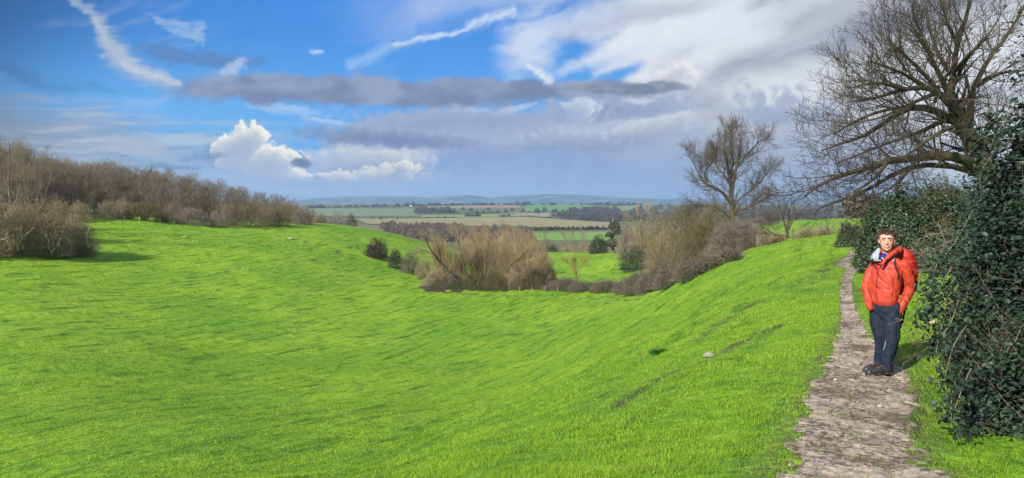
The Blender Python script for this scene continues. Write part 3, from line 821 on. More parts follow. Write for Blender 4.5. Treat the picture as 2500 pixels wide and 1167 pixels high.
    willow('golden brown willow behind the middle of the valley clump', 1225, 142, 170, 548, 204, 1500)
    # two dark trees leaning out of the clump
    def hand_tree(name, label, limbs, levels, mt, mc, seed, cat='tree', trunk_levels=0, extra=None, sides=(7, 5, 4, 3), group=None):
        base = P3(*limbs[0][0][0])
        st = [(np.array([P3(*p) for p in L_]) - base, r0, r1) for L_, r0, r1 in limbs]
        tr, cr = make_tree(seed, st, levels, None, trunk_levels=trunk_levels, sides=sides)
        if extra: extra(tr, cr)
        return emit_tree(name, label, cat, base, tr, cr, mt, mc, group)
    lvl = [dict(n=9, L=2.2, ang=42, k=5, grav=.1, wander=.18, t0=.3, rs=.5, lf=.5, rmin=.025), dict(n=6, L=1.1, ang=38, k=4, grav=.08, wander=.2, t0=.2, rs=.6, lf=.4, rmin=.016), dict(n=3, L=.6, ang=38, k=3, grav=.08, wander=.2, t0=.2, rs=.6, lf=.4, rmin=.012)]
    hand_tree('leaning_tree', 'dark forked tree leaning left out of the willow clump', [([(1100,668,121),(1078,643,121),(1058,620,120),(1046,598,120),(1036,572,120)], .22, .05),
        ([(1062,622,120),(1048,617,120),(1036,612,120),(1024,606,120)], .1, .03), ([(1078,640,121),(1072,612,121),(1063,588,121),(1060,566,121)], .12, .03)], lvl, mt_ash, mc_thick, 211)
    hand_tree('leaning_tree', 'thin dark upright tree in front of the willow clump', [([(1136,672,121),(1131,640,121),(1123,610,121),(1121,585,121),(1125,556,121)], .17, .04),
        ([(1122,600,121),(1114,578,121),(1108,560,121)], .08, .03)], lvl, mt_ash, mc_thick, 212)
    hand_tree('leaning_tree', 'bare branch tree arching over the right side of the willow clump', [([(1236,668,120),(1250,645,120),(1268,630,120),(1285,612,120),(1300,600,120)], .12, .03),
        ([(1262,636,120),(1282,640,120),(1305,634,120)], .07, .02)], lvl, mt_ash, mc_will, 213)
    for i, (px, Y, w, ty, m_, lab) in enumerate([(1062, 117, 70, 655, mc_thick, 'tangled brown hedge bush at the left foot of the willows'), (1108, 112, 70, 668, mc_bram, 'dark tangle of stems behind the muddy hollow'),
        (1156, 110, 74, 660, mc_olive, 'olive hedge bush in front of the tallest willow'), (1205, 110, 76, 656, mc_olive, 'second olive hedge bush from the muddy hollow'),
        (1255, 110, 74, 655, mc_thick, 'pale topped hedge bush below the right willow'), (1305, 110, 70, 652, mc_olive, 'olive hedge bush at the right end under the willows'), (1343, 112, 44, 646, mc_thick, 'thin upright bush right of the willow hedge')]):
        B('hedge_bush', lab, px, Y, w, ty, m_, mt_grey, 1900, .7, .019, .5, .7, .05, .22, seed=80 + i, leafn=700 if m_ is mc_olive else 200, leafmat=m_ever, leafs=.11, rnd=1.1, base_py=(704, 707, 709, 710, 709, 708, 705)[i])
    hand_tree('small_tree', 'small yellowish round tree standing alone beyond the brambles', [([(1407,690,124),(1407,664,124),(1404,645,124),(1402,632,124)], .12, .03), ([(1407,668,124),(1395,650,124),(1384,640,124)], .07, .02), ([(1407,668,124),(1418,650,124),(1426,640,124)], .07, .02)],
        [dict(n=9, L=1.9, ang=36, k=5, grav=.12, wander=.12, t0=.1, rs=.5, lf=.4, rmin=.018), dict(n=8, L=.9, ang=34, k=4, grav=.1, wander=.15, t0=.1, rs=.6, lf=.3, rmin=.014), dict(n=4, L=.5, ang=34, k=3, grav=.1, wander=.15, t0=.1, rs=.6, lf=.3, rmin=.012)], mt_grey, mc_yel, 221)
    # ---- bramble bank
    for i, (px, Y, w, ty, lab) in enumerate([(1380, 113, 90, 676, 'bramble mound below the small yellowish tree'), (1428, 107, 100, 683, 'long low bramble mound at the valley bottom'), (1482, 101, 100, 680, 'middle mound of the bramble bank'),
        (1538, 93, 100, 674, 'bramble mound where the bank starts to climb the right slope'), (1588, 87, 84, 660, 'bramble mound on the lower right slope'), (1636, 82, 80, 648, 'tallest mauve bramble mound on the right slope'),
        (1684, 78, 76, 636, 'bramble mound under the large thorn bush'), (1732, 77, 70, 622, 'upper bramble mound near the thorn bushes'), (1783, 78, 60, 608, 'highest bramble mound, below the big bare ash'),
        (1560, 103, 90, 655, 'bramble mound behind the bank on its left'), (1620, 95, 90, 632, 'bramble mound behind the bank on its right')]):
        B('bramble', lab, px, Y, w, ty, mc_bram, mt_grey, 2300, .9, .016, .2, .7, .28, .22, seed=120 + i, rnd=1.2, nst=14, leafn=500, leafmat=m_ever, leafs=.09, depth=.7, base_py=(712, 713, 714, 717, 715, 705, 688, 664, 641, None, None)[i])
    # ---- thorn bushes up the right slope
    B('bramble', 'dark bramble strip joining the willow hedge to the bank', 1350, 115, 60, 684, mc_bram, mt_grey, 1500, .9, .016, .2, .7, .28, .22, seed=139, rnd=1.2, nst=12, leafn=400, leafmat=m_ever, leafs=.09, depth=.7, base_py=711)
    B('bush', 'dark green rounded bush on the field beyond the hedge', 1553, 138, 100, 600, m_dark, mt_grey, 1200, .8, .02, amp=.42, seed=140, leafn=4200, leafmat=m_ever, leafs=.16)
    B('bush', 'dark bluish green bush at the foot of the ivy covered stump', 1461, 192, 50, 572, m_dark, mt_grey, 700, .7, .03, seed=141, leafn=2600, leafmat=m_ever, leafs=.24)
    B('thorn_bush', 'golden brown thorn bush right of the ivy covered stump', 1548, 168, 90, 545, mc_thick, mt_grey, 3400, .8, .026, seed=142)
    B('thorn_bush', 'brown thorn bush behind the dark green rounded bush', 1585, 150, 130, 530, mc_thick, mt_grey, 3600, .8, .024, seed=143)
    B('thorn_bush', 'large olive thorn bush, broadest on the right slope', 1668, 108, 210, 500, mc_olive, mt_ash, 9500, .85, .019, .4, .8, .02, .22, seed=144)
    B('thorn_bush', 'grey brown thorn bush overhanging the grass below the big ash', 1800, 88, 165, 528, mc_grey, mt_ash, 6500, .8, .016, .3, .8, .08, .25, seed=145, rnd=1)
    B('thorn_bush', 'olive brown thorn bush around the foot of the big ash', 1745, 100, 170, 492, mc_olive, mt_ash, 6000, .8, .018, seed=146)
    B('thorn_bush', 'brown thorn bush in front of the large olive one', 1628, 98, 140, 552, mc_thick, mt_ash, 4200, .8, .018, .4, .8, .08, seed=147)
    B('thorn_bush', 'thin brown thorn bush right of the big ash', 1846, 92, 66, 550, mc_thick, mt_ash, 1800, .8, .016, seed=148, rnd=1)
    # ivy-clad stump
    b = gpx(1497, 186); o = empty('ivy_stump', b); tag(o, 'tall ivy covered stump with a dark round head', 'tree')
    k = 186 / F; st = Acc(); tubes(st, np.array([resample([(0, 0, -.4), (-.3, 0, 4), (0, 0, (620-535)*k)], 8)]), np.array([np.linspace(.5, .25, 8)]), 8); st.build('trunk', mt_grey, o, smooth=True)
    lf = Acc()
    for (ax, ay, rx, rz_, n_) in [(1500, 556, 17, 20, 1500), (1488, 578, 12, 14, 900), (1510, 572, 14, 14, 900), (1492, 600, 22, 20, 1400)]:
        leaf_mass(lf, n_, (rx*k, rx*k*.9, rz_*k), int(ax), .26, .2, .7, ((ax-1497)*k, 0, (622-ay)*k - b[2]*0 - rz_*k*.3), flat=-1)
    lf.build('leaves', m_dark, o)
    hand_tree('broken_tree', 'bare broken topped brown tree rising behind the thorn bushes', [([(1566,600,150),(1562,565,150),(1560,540,150),(1556,515,150),(1563,497,150)], .3, .1), ([(1561,545,150),(1546,538,150),(1535,528,150)], .16, .05), ([(1561,535,150),(1575,515,150),(1582,500,150)], .16, .05), ([(1562,556,150),(1584,545,150),(1596,530,150)], .12, .04)],
        lvl, mt_grey, mc_thick, 231)
    for i, (px, ty, w) in enumerate([(1612, 500, 60), (1650, 488, 80), (1695, 480, 70), (1722, 495, 60), (1530, 520, 50)]):
        B('grey_tree', ['faint grey bare tree right of the broken tree', 'faint grey bare tree left of the big ash', 'faint grey bare tree just beneath the left limb of the big ash', 'faint grey bare tree behind the foot of the big ash', 'faint grey bare tree above the golden brown thorn'][i], px, 160, w, ty, mc_grey, mt_grey, 800, 1.1, .022, .8, .6, seed=240+i, cat='tree', nst=14, r0=.1)

    # ---- the big ash behind the hedge (middle right)
    ya = 112
    A = [([(1793,612,ya),(1790,560,ya),(1788,516,ya),(1785,470,ya),(1781,430,ya),(1774,390,ya),(1767,350,ya),(1768,318,ya)], .44, .05),
         ([(1786,480,ya),(1792,440,ya-1),(1800,400,ya-1),(1806,362,ya-2),(1806,330,ya-2)], .26, .05),
         ([(1784,440,ya),(1798,410,ya+2),(1822,380,ya+3),(1848,350,ya+3),(1862,338,ya+3)], .22, .04),
         ([(1783,430,ya),(1790,390,ya+2),(1785,350,ya+3),(1790,322,ya+3)], .2, .04),
         ([(1788,500,ya),(1766,472,ya-1),(1740,456,ya-2),(1722,448,ya-2),(1706,425,ya-2),(1694,400,ya-2),(1680,378,ya-2)], .26, .05),
         ([(1722,448,ya-2),(1722,420,ya-2),(1735,400,ya-2),(1742,385,ya-2)], .12, .03),
         ([(1788,505,ya),(1812,480,ya+1),(1840,460,ya+2),(1866,432,ya+2),(1880,410,ya+2)], .2, .03),
         ([(1789,520,ya),(1815,510,ya-2),(1845,498,ya-3),(1876,480,ya-3)], .16, .03),
         ([(1789,540,ya),(1770,520,ya-2),(1745,505,ya-3),(1715,500,ya-3),(1690,510,ya-3)], .16, .03),
         ([(1790,550,ya),(1815,545,ya-3),(1845,540,ya-4),(1870,545,ya-4)], .14, .03),
         ([(1784,455,ya),(1770,430,ya+3),(1752,410,ya+4),(1742,390,ya+5)], .16, .03)]
    la = [dict(n=17, L=3.7, ang=36, k=6, grav=.11, wander=.16, t0=.2, rs=.36, lf=.4, rmin=.028), dict(n=9, L=1.9, ang=42, k=5, grav=.08, wander=.2, t0=.12, rs=.5, lf=.35, rmin=.018),
          dict(n=7, L=.95, ang=42, k=4, grav=.12, wander=.22, t0=.12, rs=.6, lf=.3, rmin=.014)]
    hand_tree('ash_tree', 'tall bare ash rising above the thorn bushes in the middle distance', A, la, mt_ash2(), mat_var('twigs_pale_ash', (.13, .108, .085), (.10, .082, .065), 2, .9, .2), 301)
    # small multi-stem tree by the fence
    ys = 72
    A = [([(1923,582,ys),(1922,560,ys),(1925,530,ys),(1930,505,ys),(1940,488,ys)], .14, .03), ([(1922,572,ys),(1914,540,ys),(1906,510,ys),(1902,490,ys)], .11, .03), ([(1922,568,ys),(1935,540,ys),(1952,520,ys),(1965,512,ys)], .09, .02), ([(1922,575,ys),(1900,575,ys),(1880,565,ys),(1866,556,ys)], .07, .02)]
    hand_tree('small_tree', 'small many stemmed bare tree by the ridge fence', A, [dict(n=9, L=1.7, ang=38, k=5, grav=.1, wander=.18, t0=.3, rs=.5, lf=.4, rmin=.014), dict(n=6, L=.9, ang=38, k=4, grav=.08, wander=.2, t0=.15, rs=.6, lf=.4, rmin=.01), dict(n=4, L=.45, ang=38, k=3, grav=.08, wander=.2, t0=.15, rs=.6, lf=.3, rmin=.007)], mt_ash, mc_ash, 311)
    for i, (px, Y, w, ty, lab) in enumerate([(1868, 78, 46, 560, 'low brown brush at the left end of the ridge fence'), (1898, 74, 40, 566, 'low brown brush left of the small bare tree'), (1965, 70, 60, 556, 'low twiggy brush right of the small bare tree'), (2010, 68, 56, 553, 'low twiggy brush beneath the tips of the great ash')]):
        B('brush', lab, px, Y, w, ty, mc_thick, mt_ash, 420, .8, .011, .4, .6, seed=320+i, rnd=1.3, nst=12)

    # ---- the great ash on the right
    y0 = 33
    T0 = [(2462,650,y0),(2440,520,y0),(2401,391,y0),(2372,345,y0),(2347,303,y0),(2330,262,y0-.5)]
    A = [(T0, .50, .27),
         ([(2330,262,32.5),(2321,225,32),(2327,180,32),(2337,110,32),(2363,26,32),(2370,-40,32)], .2, .04),
         ([(2330,270,32.5),(2300,235,31),(2260,214,30),(2208,219,29),(2147,236,28.5),(2095,247,28)], .17, .03),
         ([(2347,303,y0),(2300,280,32),(2262,264,31),(2219,264,30),(2180,286,30),(2140,312,29.5),(2105,334,29.5),(2054,350,29),(2005,368,29)], .19, .03),
         ([(2325,250,32.5),(2302,200,32),(2280,154,31.5),(2250,103,31),(2225,60,31)], .15, .03),
         ([(2366,325,y0),(2370,270,34),(2375,220,35),(2414,144,36),(2455,92,36),(2495,25,36),(2530,-40,36)], .17, .04),
         ([(2386,210,35.2),(2440,180,36),(2500,172,37),(2560,165,37)], .10, .03),
         ([(2425,440,y0),(2393,411,32.5),(2352,388,31.5),(2301,380,31),(2239,386,30),(2167,393,29),(2116,411,28.5),(2054,428,28),(2000,452,27.5),(1965,480,27)], .27, .03),
         ([(2430,450,y0),(2380,425,34),(2337,408,34),(2260,403,33),(2200,416,32.5),(2141,450,32),(2085,478,31),(2028,496,31),(1990,515,31)], .17, .03),
         ([(2352,305,y0),(2320,312,30),(2280,332,28.5),(2240,360,28),(2200,390,27.5)], .11, .03),
         ([(2321,240,32),(2290,228,34),(2240,246,36),(2190,270,37),(2140,290,38),(2080,300,38)], .13, .03),
         ([(2335,285,32.5),(2290,300,33),(2250,320,33.5),(2180,345,34),(2110,372,34),(2040,400,34)], .13, .03),
         ([(2327,180,32),(2360,140,30),(2400,100,29),(2430,60,29)], .10, .03),
         ([(2327,190,32),(2290,130,34),(2270,70,35),(2262,20,35)], .11, .03),
         ([(2300,235,31),(2265,190,30),(2225,150,29.5),(2190,118,29),(2165,95,29)], .10, .03),
         ([(2260,214,30),(2215,185,29),(2170,165,28.5),(2125,150,28)], .09, .03),
         ([(2208,219,29),(2160,205,28),(2115,205,27.5),(2078,215,27.5)], .08, .025),
         ([(2262,264,31),(2200,262,31.5),(2140,275,32),(2080,300,32),(2035,330,32)], .10, .03),
         ([(2280,154,31.5),(2262,110,31),(2240,60,31),(2225,15,31)], .09, .03),
         ([(2337,110,32),(2315,60,31),(2300,10,31),(2290,-30,31)], .09, .03),
         ([(2239,386,30),(2215,420,29),(2180,455,28),(2150,470,27)], .09, .02),
         ([(2167,393,29),(2140,430,28),(2095,465,27),(2060,500,26.5)], .08, .02),
         ([(2385,360,y0),(2440,330,33),(2500,300,33),(2570,260,33)], .16, .04),
         ([(2390,370,y0),(2410,310,31),(2424,300,31),(2445,302,31)], .10, .05)]
    A = [(p_, a_ * .98, b_) for p_, a_, b_ in A]
    la = [dict(n=14, L=2.6, ang=46, k=7, grav=.09, wander=.18, t0=.12, rs=.34, lf=.3, rmin=.013), dict(n=7, L=1.15, ang=44, k=5, grav=.12, wander=.22, t0=.10, rs=.5, lf=.3, rmin=.0085),
          dict(n=6, L=.5, ang=44, k=4, grav=.20, wander=.22, t0=.10, rs=.6, lf=.3, rmin=.0068)]
    hand_tree('ash_tree', 'great bare ash with long limbs arching low to the left over the path', A, la, mt_ash, mc_ash, 331, trunk_levels=0, sides=(9, 5, 4, 3))

    # ---- evergreens behind the walker
    def ever(name, label, px, Y, w_px, ty, seed, n, leafs, mat=None, twn=500, amp=.3, stemmat=None, depth=.8, twm=None, r=.007, L=.6):
        return B(name, label, px, Y, w_px, ty, twm or mc_olive, mt_grey, twn, L, r, .6, .9, amp=amp, seed=seed, leafn=n, leafmat=mat or m_ever, leafs=leafs, depth=depth, nst=18, fr=2.8)
    ever('evergreen_bush', 'dark evergreen bush directly behind the head of the walker', 2190, 24, 190, 455, 401, 34000, .075, twn=700)
    ever('evergreen_bush', 'dark evergreen bush between the walker and the ivy hedge', 2320, 23, 220, 470, 402, 34000, .075, twn=1500)
    ever('evergreen_bush', 'olive green bush with bare twigs rising behind the evergreens', 2300, 28, 260, 432, 403, 22000, .08, m_oliv, twn=3600, L=.8)
    ever('evergreen_bush', 'tallest dark evergreen bush beside the trunk of the great ash', 2420, 25, 210, 412, 404, 26000, .08, twn=1800)
    ever('evergreen_bush', 'low dark green bush by the bend of the path', 2078, 40, 76, 545, 405, 6500, .09, twn=300)
    ever('evergreen_bush', 'olive twiggy bush at the left of the evergreens', 2140, 30, 80, 512, 406, 5000, .08, m_oliv, twn=1500)

    # ---- the near hedge at the right edge
    o = empty('ivy_hedge', (5.9, 7.6, Hs(5.9, 7.6))); tag(o, 'big glossy ivy and holly hedge filling the right edge beside the path', 'hedge')
    bz = o.location.z
    lf = Acc(); st = Acc(); tw = Acc()
    parts = [  # centre x, y, radii, count, size   (z of radii = height above the ground)
        (6.15, 7.4, 1.5, 1.5, 2.0, 50000, .056), (7.15, 8.2, 2.15, 1.8, 3.75, 82000, .060), (5.5, 7.05, 1.0, 1.1, 1.6, 22000, .054), (4.75, 6.25, .85, .6, 1.05, 14000, .05), (8.2, 9.2, 2.2, 2.1, 4.3, 30000, .066), (6.65, 8.6, 1.35, 1.4, 3.2, 30000, .058), (6.2, 6.4, 1.25, 1.3, 1.5, 12000, .055), (6.7, 6.8, 1.4, 1.3, 2.6, 22000, .06),
        (7.0, 5.0, 2.0, 2.2, 2.3, 12000, .08), (7.6, 2.6, 2.4, 2.2, 2.5, 8000, .10)]
    for i, (cx, cy, rx, ry, rz_, n_, s_) in enumerate(parts):
        off = (cx - 5.9, cy - 7.6, Hs(cx, cy) - bz)
        leaf_mass(lf, n_, (rx, ry, rz_), 500 + i, s_, .34, .62, off, kind='leaf', fr=2.6, flat=-.05, upbias=.7)
        twig_mass(tw, 450, (rx, ry, rz_), 520 + i, .55, .0045, .5, .9, .05, .34, .9, 2, off=off, rnd=1.0, fr=2.6)
        stem_fan(st, 16, (rx, ry, rz_), 540 + i, .028, .5, off=off)
    # hanging sprays at the hedge's left flank
    rg = np.random.default_rng(9)
    sprays = [((2330,640,7.0),(2300,690,6.8),(2272,700,6.7),(2262,735,6.7)), ((2335,690,6.9),(2305,740,6.7),(2272,765,6.6),(2256,790,6.6)), ((2345,720,6.8),(2320,790,6.5),(2292,830,6.5),(2285,870,6.5)),
              ((2370,780,6.6),(2330,840,6.3),(2312,900,6.2),(2305,930,6.2)), ((2360,880,6.3),(2330,940,6.1),(2322,1000,6.0),(2326,1040,6.0)), ((2350,560,7.4),(2318,610,7.2),(2290,640,7.1),(2282,668,7.1)), ((2320,700,6.9),(2290,715,6.8),(2262,745,6.75),(2275,780,6.7)),
              ((2400,480,7.8),(2372,520,7.6),(2352,560,7.5),(2346,590,7.5)), ((2370,900,6.2),(2345,960,5.95),(2330,1010,5.9),(2345,1055,5.8)), ((2480,250,8.2),(2450,300,8.0),(2425,340,7.9),(2418,372,7.9)), ((2430,370,8.0),(2400,410,7.8),(2392,440,7.7),(2396,480,7.7))]
    base = np.array([5.9, 7.6, bz])
    for sp in sprays:
        pts = resample([P3(*p) for p in sp], 14) - base
        tubes(st, pts[None], np.linspace(.007, .003, 14)[None], 4)
        P = np.repeat(pts, 7, 0) + rg.normal(size=(98, 3)) * .055
        leaves(lf, P, nrm(rg.normal(size=P.shape) + np.array([-.6, -.6, .3])), .05, rg, 'leaf', .6)
    st.build('stems', mt_grey, o, smooth=True); tw.build('twigs', mt_grey, o, smooth=True); lf.build('leaves', m_ivy(), o)
    # long bare branches reaching out of the hedge
    o = empty('fallen_branch', tuple(P3(2440, 600, 10.5))); tag(o, 'long bare grey branches reaching left from the hedge behind the walker', 'branch')
    st = Acc(); base = np.array(o.location)
    br = [([(2460,560,10.8),(2390,590,11),(2330,640,11.2),(2270,655,11.4),(2228,640,11.5)], .016), ([(2440,520,11),(2370,560,11.2),(2300,600,11.5),(2250,618,11.7),(2232,612,11.8)], .014), ([(2460,640,10.3),(2380,660,10.6),(2300,650,11),(2240,668,11.2)], .013),
          ([(2420,560,10.2),(2350,585,10),(2290,620,10),(2240,636,10.2)], .011), ([(2400,640,9.6),(2330,680,9.8),(2275,688,10),(2240,700,10.2)], .010), ([(2420,590,11.5),(2340,575,12),(2280,570,12.5),(2240,585,12.6)], .013), ([(2350,860,7),(2300,845,7.2),(2262,830,7.4)], .005), ([(2380,700,9),(2330,640,9.6),(2300,570,10),(2290,540,10.2)], .012)]
    for pts, r0 in br:
        st = Acc()
        P = resample([P3(*p) for p in pts], 10) - base
        R = np.linspace(r0, r0 * .3, 10); tubes(st, P[None], R[None], 5)
        Q, RR = children(P[None], R[None], 9, .55, 45, 5, .02, .2, .2, .5, rg=rg, rmin=.004); tubes(st, Q, RR, 4)
        Q, RR = children(Q, RR, 4, .22, 40, 3, .02, .2, .2, .6, rg=rg, rmin=.003); tubes(st, Q, RR, 3)
        st.build('branch', mt_grey, o, smooth=True)

    # ---- vale: far woods, hedges and trees
    def far_unproj(px, py): return unproj(px, py, 420.0)
    fc = {}
    for v in range(4):
        a = Acc(); leaf_mass(a, 260, (5, 5, 9.5), 600 + v, 1.5, .3, .5, flat=-.05, off=(0, 0, .4)); twig_mass(a, 60, (5, 5, 9), 610 + v, 3, .12, sub=2)
        fc[v] = a
    def far_wood(label, poly, n, hs, mat, seed):
        rg = np.random.default_rng(seed); a = Acc()
        c = [np.array(p, float) for p in poly]
        for i in range(n):
            u, v_ = rg.random(2)
            p = (c[0]*(1-u) + c[1]*u)*(1-v_) + (c[3]*(1-u) + c[2]*u)*v_
            w = far_unproj(p[0], p[1]); s = hs * rg.uniform(.7, 1.25) / 10
            src = fc[int(rg.integers(4))]; ang = rg.uniform(0, 6.28); V = src.verts()
            V = V * s * np.array([1.1, 1.1, 1]); V = np.stack([V[:, 0]*math.cos(ang) - V[:, 1]*math.sin(ang), V[:, 0]*math.sin(ang) + V[:, 1]*math.cos(ang), V[:, 2]], -1) + w
            k0 = a.n; a.v.append(V)
            off = 0
            for f in src.f: a.f.append(f + k0)
            a.n += len(V)
        o = a.build('wood', mat); tag(o, label, 'wood', kind='stuff')
    far_wood('brown leafless wood in the valley beyond the green spur', [(915,552),(1290,560),(1300,590),(990,592)], 230, 9, m_wood_far(0), 1)
    far_wood('brown leafless wood behind the willow clump', [(925,549),(1130,552),(1130,575),(1000,580)], 150, 9, m_wood_far(0), 11)
    far_wood('grey wood in the middle of the vale', [(1020,512),(1105,512),(1115,520),(1010,521)], 90, 15, m_wood_far(1), 2)
    far_wood('long grey purple wood on the right of the vale', [(1330,528),(1560,520),(1600,540),(1460,541)], 200, 14, m_wood_far(1), 3)
    far_wood('grey wood on the rise at the right of the vale', [(1400,516),(1500,512),(1520,522),(1380,524)], 90, 18, m_wood_far(1), 13)
    far_wood('grey woods filling the vale behind the big ash', [(1540,505),(2100,505),(2150,540),(1560,540)], 320, 17, m_wood_far(1), 4)
    # individual trees and hedges
    prot = None
    def far_tree(px, py, h, wd, mat, label, name='tree', cat='tree', group=None, v=0):
        w = far_unproj(px, py)
        key = (mat.name, v)
        if key not in fm: fm[key] = fc[v].mesh('far_tree', mat)
        o = bpy.data.objects.new(name, fm[key]); link(o); o.location = w; s = h * w[1] / F / 10
        o.scale = (s*wd, s*wd, s); o.rotation_euler = (0, 0, px * .37); tag(o, label, cat, group); return o
    fm = {}
    rg = np.random.default_rng(77)
    for i in range(95):     # tree line on the crest
        px = 755 + i * 8.6 + rg.uniform(-3, 3)
        cy_ = np.interp(px, [750, 980, 1040, 1280, 1560], [508, 504, 503, 501, 501])
        if 1300 < px < 1450 and rg.random() < .35: continue
        far_tree(px, cy_, rg.uniform(3.5, 9) * (1.25 if 980 < px < 1030 or 1250 < px < 1300 else 1), rg.uniform(1.2, 2.4), m_farg if rg.random() < .6 else m_far,
                 'small dark tree in the tree line on the crest of the vale', group='trees lining the far crest', v=int(rg.integers(4)))
    for px, py, h in [(1278,517,9),(1316,518,7),(1330,517,13),(1350,519,9),(1356,518,10),(1375,517,8),(1311,521,14),(1085,533,6),(1228,531,9),(1242,527,6),(930,536,7),(970,536,5),(1150,516,10),(1192,514,9),(1215,519,8),(1130,514,9),(1165,520,7),(1235,519,9),(1180,521,8),(1250,515,10)]:
        far_tree(px, py, h, 1.2, m_far, 'lone bare tree among the fields of the vale', group='lone trees in the vale fields', v=int(rg.integers(4)))
    def hedge(pts, h, n, label, mat):
        a = Acc(); P = np.array([far_unproj(*p) for p in pts]); o0 = P[0]
        t = np.linspace(0, len(P) - 1, n)
        for i, tt in enumerate(t):
            i0 = min(int(tt), len(P) - 2); w = P[i0] + (P[i0+1] - P[i0]) * (tt - i0); w[2] = H(w[0], w[1])
            s = h * w[1] / F * rg.uniform(.6, 1.3); L_ = np.linalg.norm(P[-1] - P[0]) / n * .8
            leaf_mass(a, 60, (L_, L_*.5 + s*.5, s), 700 + i, s * .5, .3, .5, w - o0)
        o = a.build('hedge', mat, loc=o0); tag(o, label, 'hedge')
    hedge([(1276,564),(1330,563),(1400,562),(1480,561)], 8, 60, 'dark hedge between the tan field and the bright green field', m_farg)
    hedge([(740,530),(880,532),(1030,532),(1110,531)], 2.5, 60, 'thin dark hedge along the top of the tan field', m_farg)
    hedge([(1020,522),(1110,521),(1220,520)], 3, 40, 'thin hedge below the grey wood in the vale', m_farg)
    hedge([(1137,529),(1155,529),(1172,529)], 7, 14, 'short dark clump of trees alone at the top of the tan field', m_mauve)
    hedge([(1222,529),(1290,530),(1370,536),(1450,541)], 4, 50, 'scrubby hedge along the right top of the tan field', m_far)
    hedge([(1272,519),(1330,519),(1400,519)], 3, 30, 'hedge along the foot of the green hill field', m_farg)
    hedge([(760,509),(880,509),(1020,509)], 2.5, 40, 'thin hedge at the top of the pale green field', m_farg)
    # scrub and trees right behind the valley pasture
    for i, (px, Y, w, ty, m_, lab) in enumerate([(1322, 330, 40, 588, m_farg, 'dark bush at the left of the valley tree row'), (1350, 300, 40, 592, m_dark, 'dark green bush in the valley tree row'), (1385, 300, 44, 590, mc_thick, 'brown bush in the middle of the valley tree row'),
        (1425, 290, 50, 575, mc_thick, 'brown twiggy tree near the right of the valley tree row'), (1335, 360, 30, 578, m_farg, 'ivy dark bush further back in the valley tree row'), (1395, 340, 44, 572, mc_thick, 'pale brown tree in the valley tree row'), (1455, 280, 40, 583, mc_thick, 'brown bush beside the dark bluish green bush')]):
        B('valley_bush', lab, px, Y, w, ty, m_, mt_grey, 700, 1.6, .05, .6, .7, seed=800 + i, nst=10, r0=.12)
    for i, (px, ty) in enumerate([(1328, 560), (1378, 566), (1400, 562), (1420, 566)]):
        b = gpx(px, 320); hh = top_h(px, ty, 320, b[2])
        tr, cr = make_tree(820 + i, [([(0, 0, -.4), (.3, 0, hh*.5), (-.2, 0, hh*.95)], .25, .06)], [dict(n=14, L=hh*.4, ang=35, k=5, grav=.1, wander=.15, t0=.3, rs=.5, rmin=.06), dict(n=7, L=2, ang=35, k=4, grav=.1, wander=.15, t0=.2, rs=.6, rmin=.05)], None)
        emit_tree('bare_tree', ['thin bare tree at the left of the valley tree row', 'thin bare tree in the middle of the valley tree row', 'thin bare tree right of the middle of the valley tree row', 'thin bare tree by the brown twiggy tree in the valley row'][i], 'tree', b, tr, cr, mt_grey, mc_grey)
def m_wood_far(k):
    n = 'far_wood_%s' % ('brown', 'grey')[k]
    return bpy.data.materials.get(n) or mat_var(n, *[((.17, .125, .08), (.13, .105, .07)), ((.12, .10, .085), (.08, .08, .06))][k], .03, .95, .1)
def mt_ash2():
    return mat_var('bark_mossy', (.085, .07, .038), (.12, .10, .05), 1.5, .9, .2, bump=.4)
def m_ivy():
    m = mat_var('leaves_ivy', (.012, .027, .016), (.020, .040, .021), 1.4, .48, .32, attr='tone', c3=(.036, .062, .038), transl=.08)
    return m
# ------------------------------------------------------------------ the walker
def loft(acc, rings, n=24, pw=2.0):
    """rings: (centre, axis a vector, axis b vector); closed ends"""
    an = np.arange(n) / n * 2 * np.pi
    c, s = np.cos(an), np.sin(an)
    if pw != 2.0:
        c = np.sign(c) * np.abs(c) ** (2 / pw); s = np.sign(s) * np.abs(s) ** (2 / pw)
    V = []
    for C, A, B in rings:
        V.append(np.asarray(C) + c[:, None] * np.asarray(A) + s[:, None] * np.asarray(B))
    k = len(rings); V = np.concatenate(V + [[rings[0][0]], [rings[-1][0]]])
    i = np.arange(k - 1)[:, None] * n; j = np.arange(n)[None, :]; j2 = (j + 1) % n
    q = np.stack([i + j, i + j2, i + n + j2, i + n + j], -1).reshape(-1, 4)
    j = np.arange(n); j2 = (j + 1) % n
    t = np.concatenate([np.stack([np.full(n, k*n), j2, j], -1), np.stack([np.full(n, k*n+1), (k-1)*n + j, (k-1)*n + j2], -1)])
    acc.add(V, [q, t])
def limb(acc, pts, rs, n=16, k=16, flat=None):
    P = resample(pts, k); R = np.interp(np.linspace(0, 1, k), np.linspace(0, 1, len(rs)), rs)
    T = nrm(np.gradient(P, axis=0)); ref = np.array([.2, .97, .1]) if flat is None else np.asarray(flat)
    rings = []
    P2 = np.vstack([P[0] - T[0]*R[0]*.75, P[0] - T[0]*R[0]*.45, P, P[-1] + T[-1]*R[-1]*.45, P[-1] + T[-1]*R[-1]*.75])
    T2 = np.vstack([T[0], T[0], T, T[-1], T[-1]]); R2 = np.concatenate([[R[0]*.45, R[0]*.85], R, [R[-1]*.85, R[-1]*.45]])
    for p, t, r in zip(P2, T2, R2):
        a = nrm(np.cross(t, ref)); b = np.cross(t, a)
        rings.append((p, a * r, b * r))
    loft(acc, rings, n)
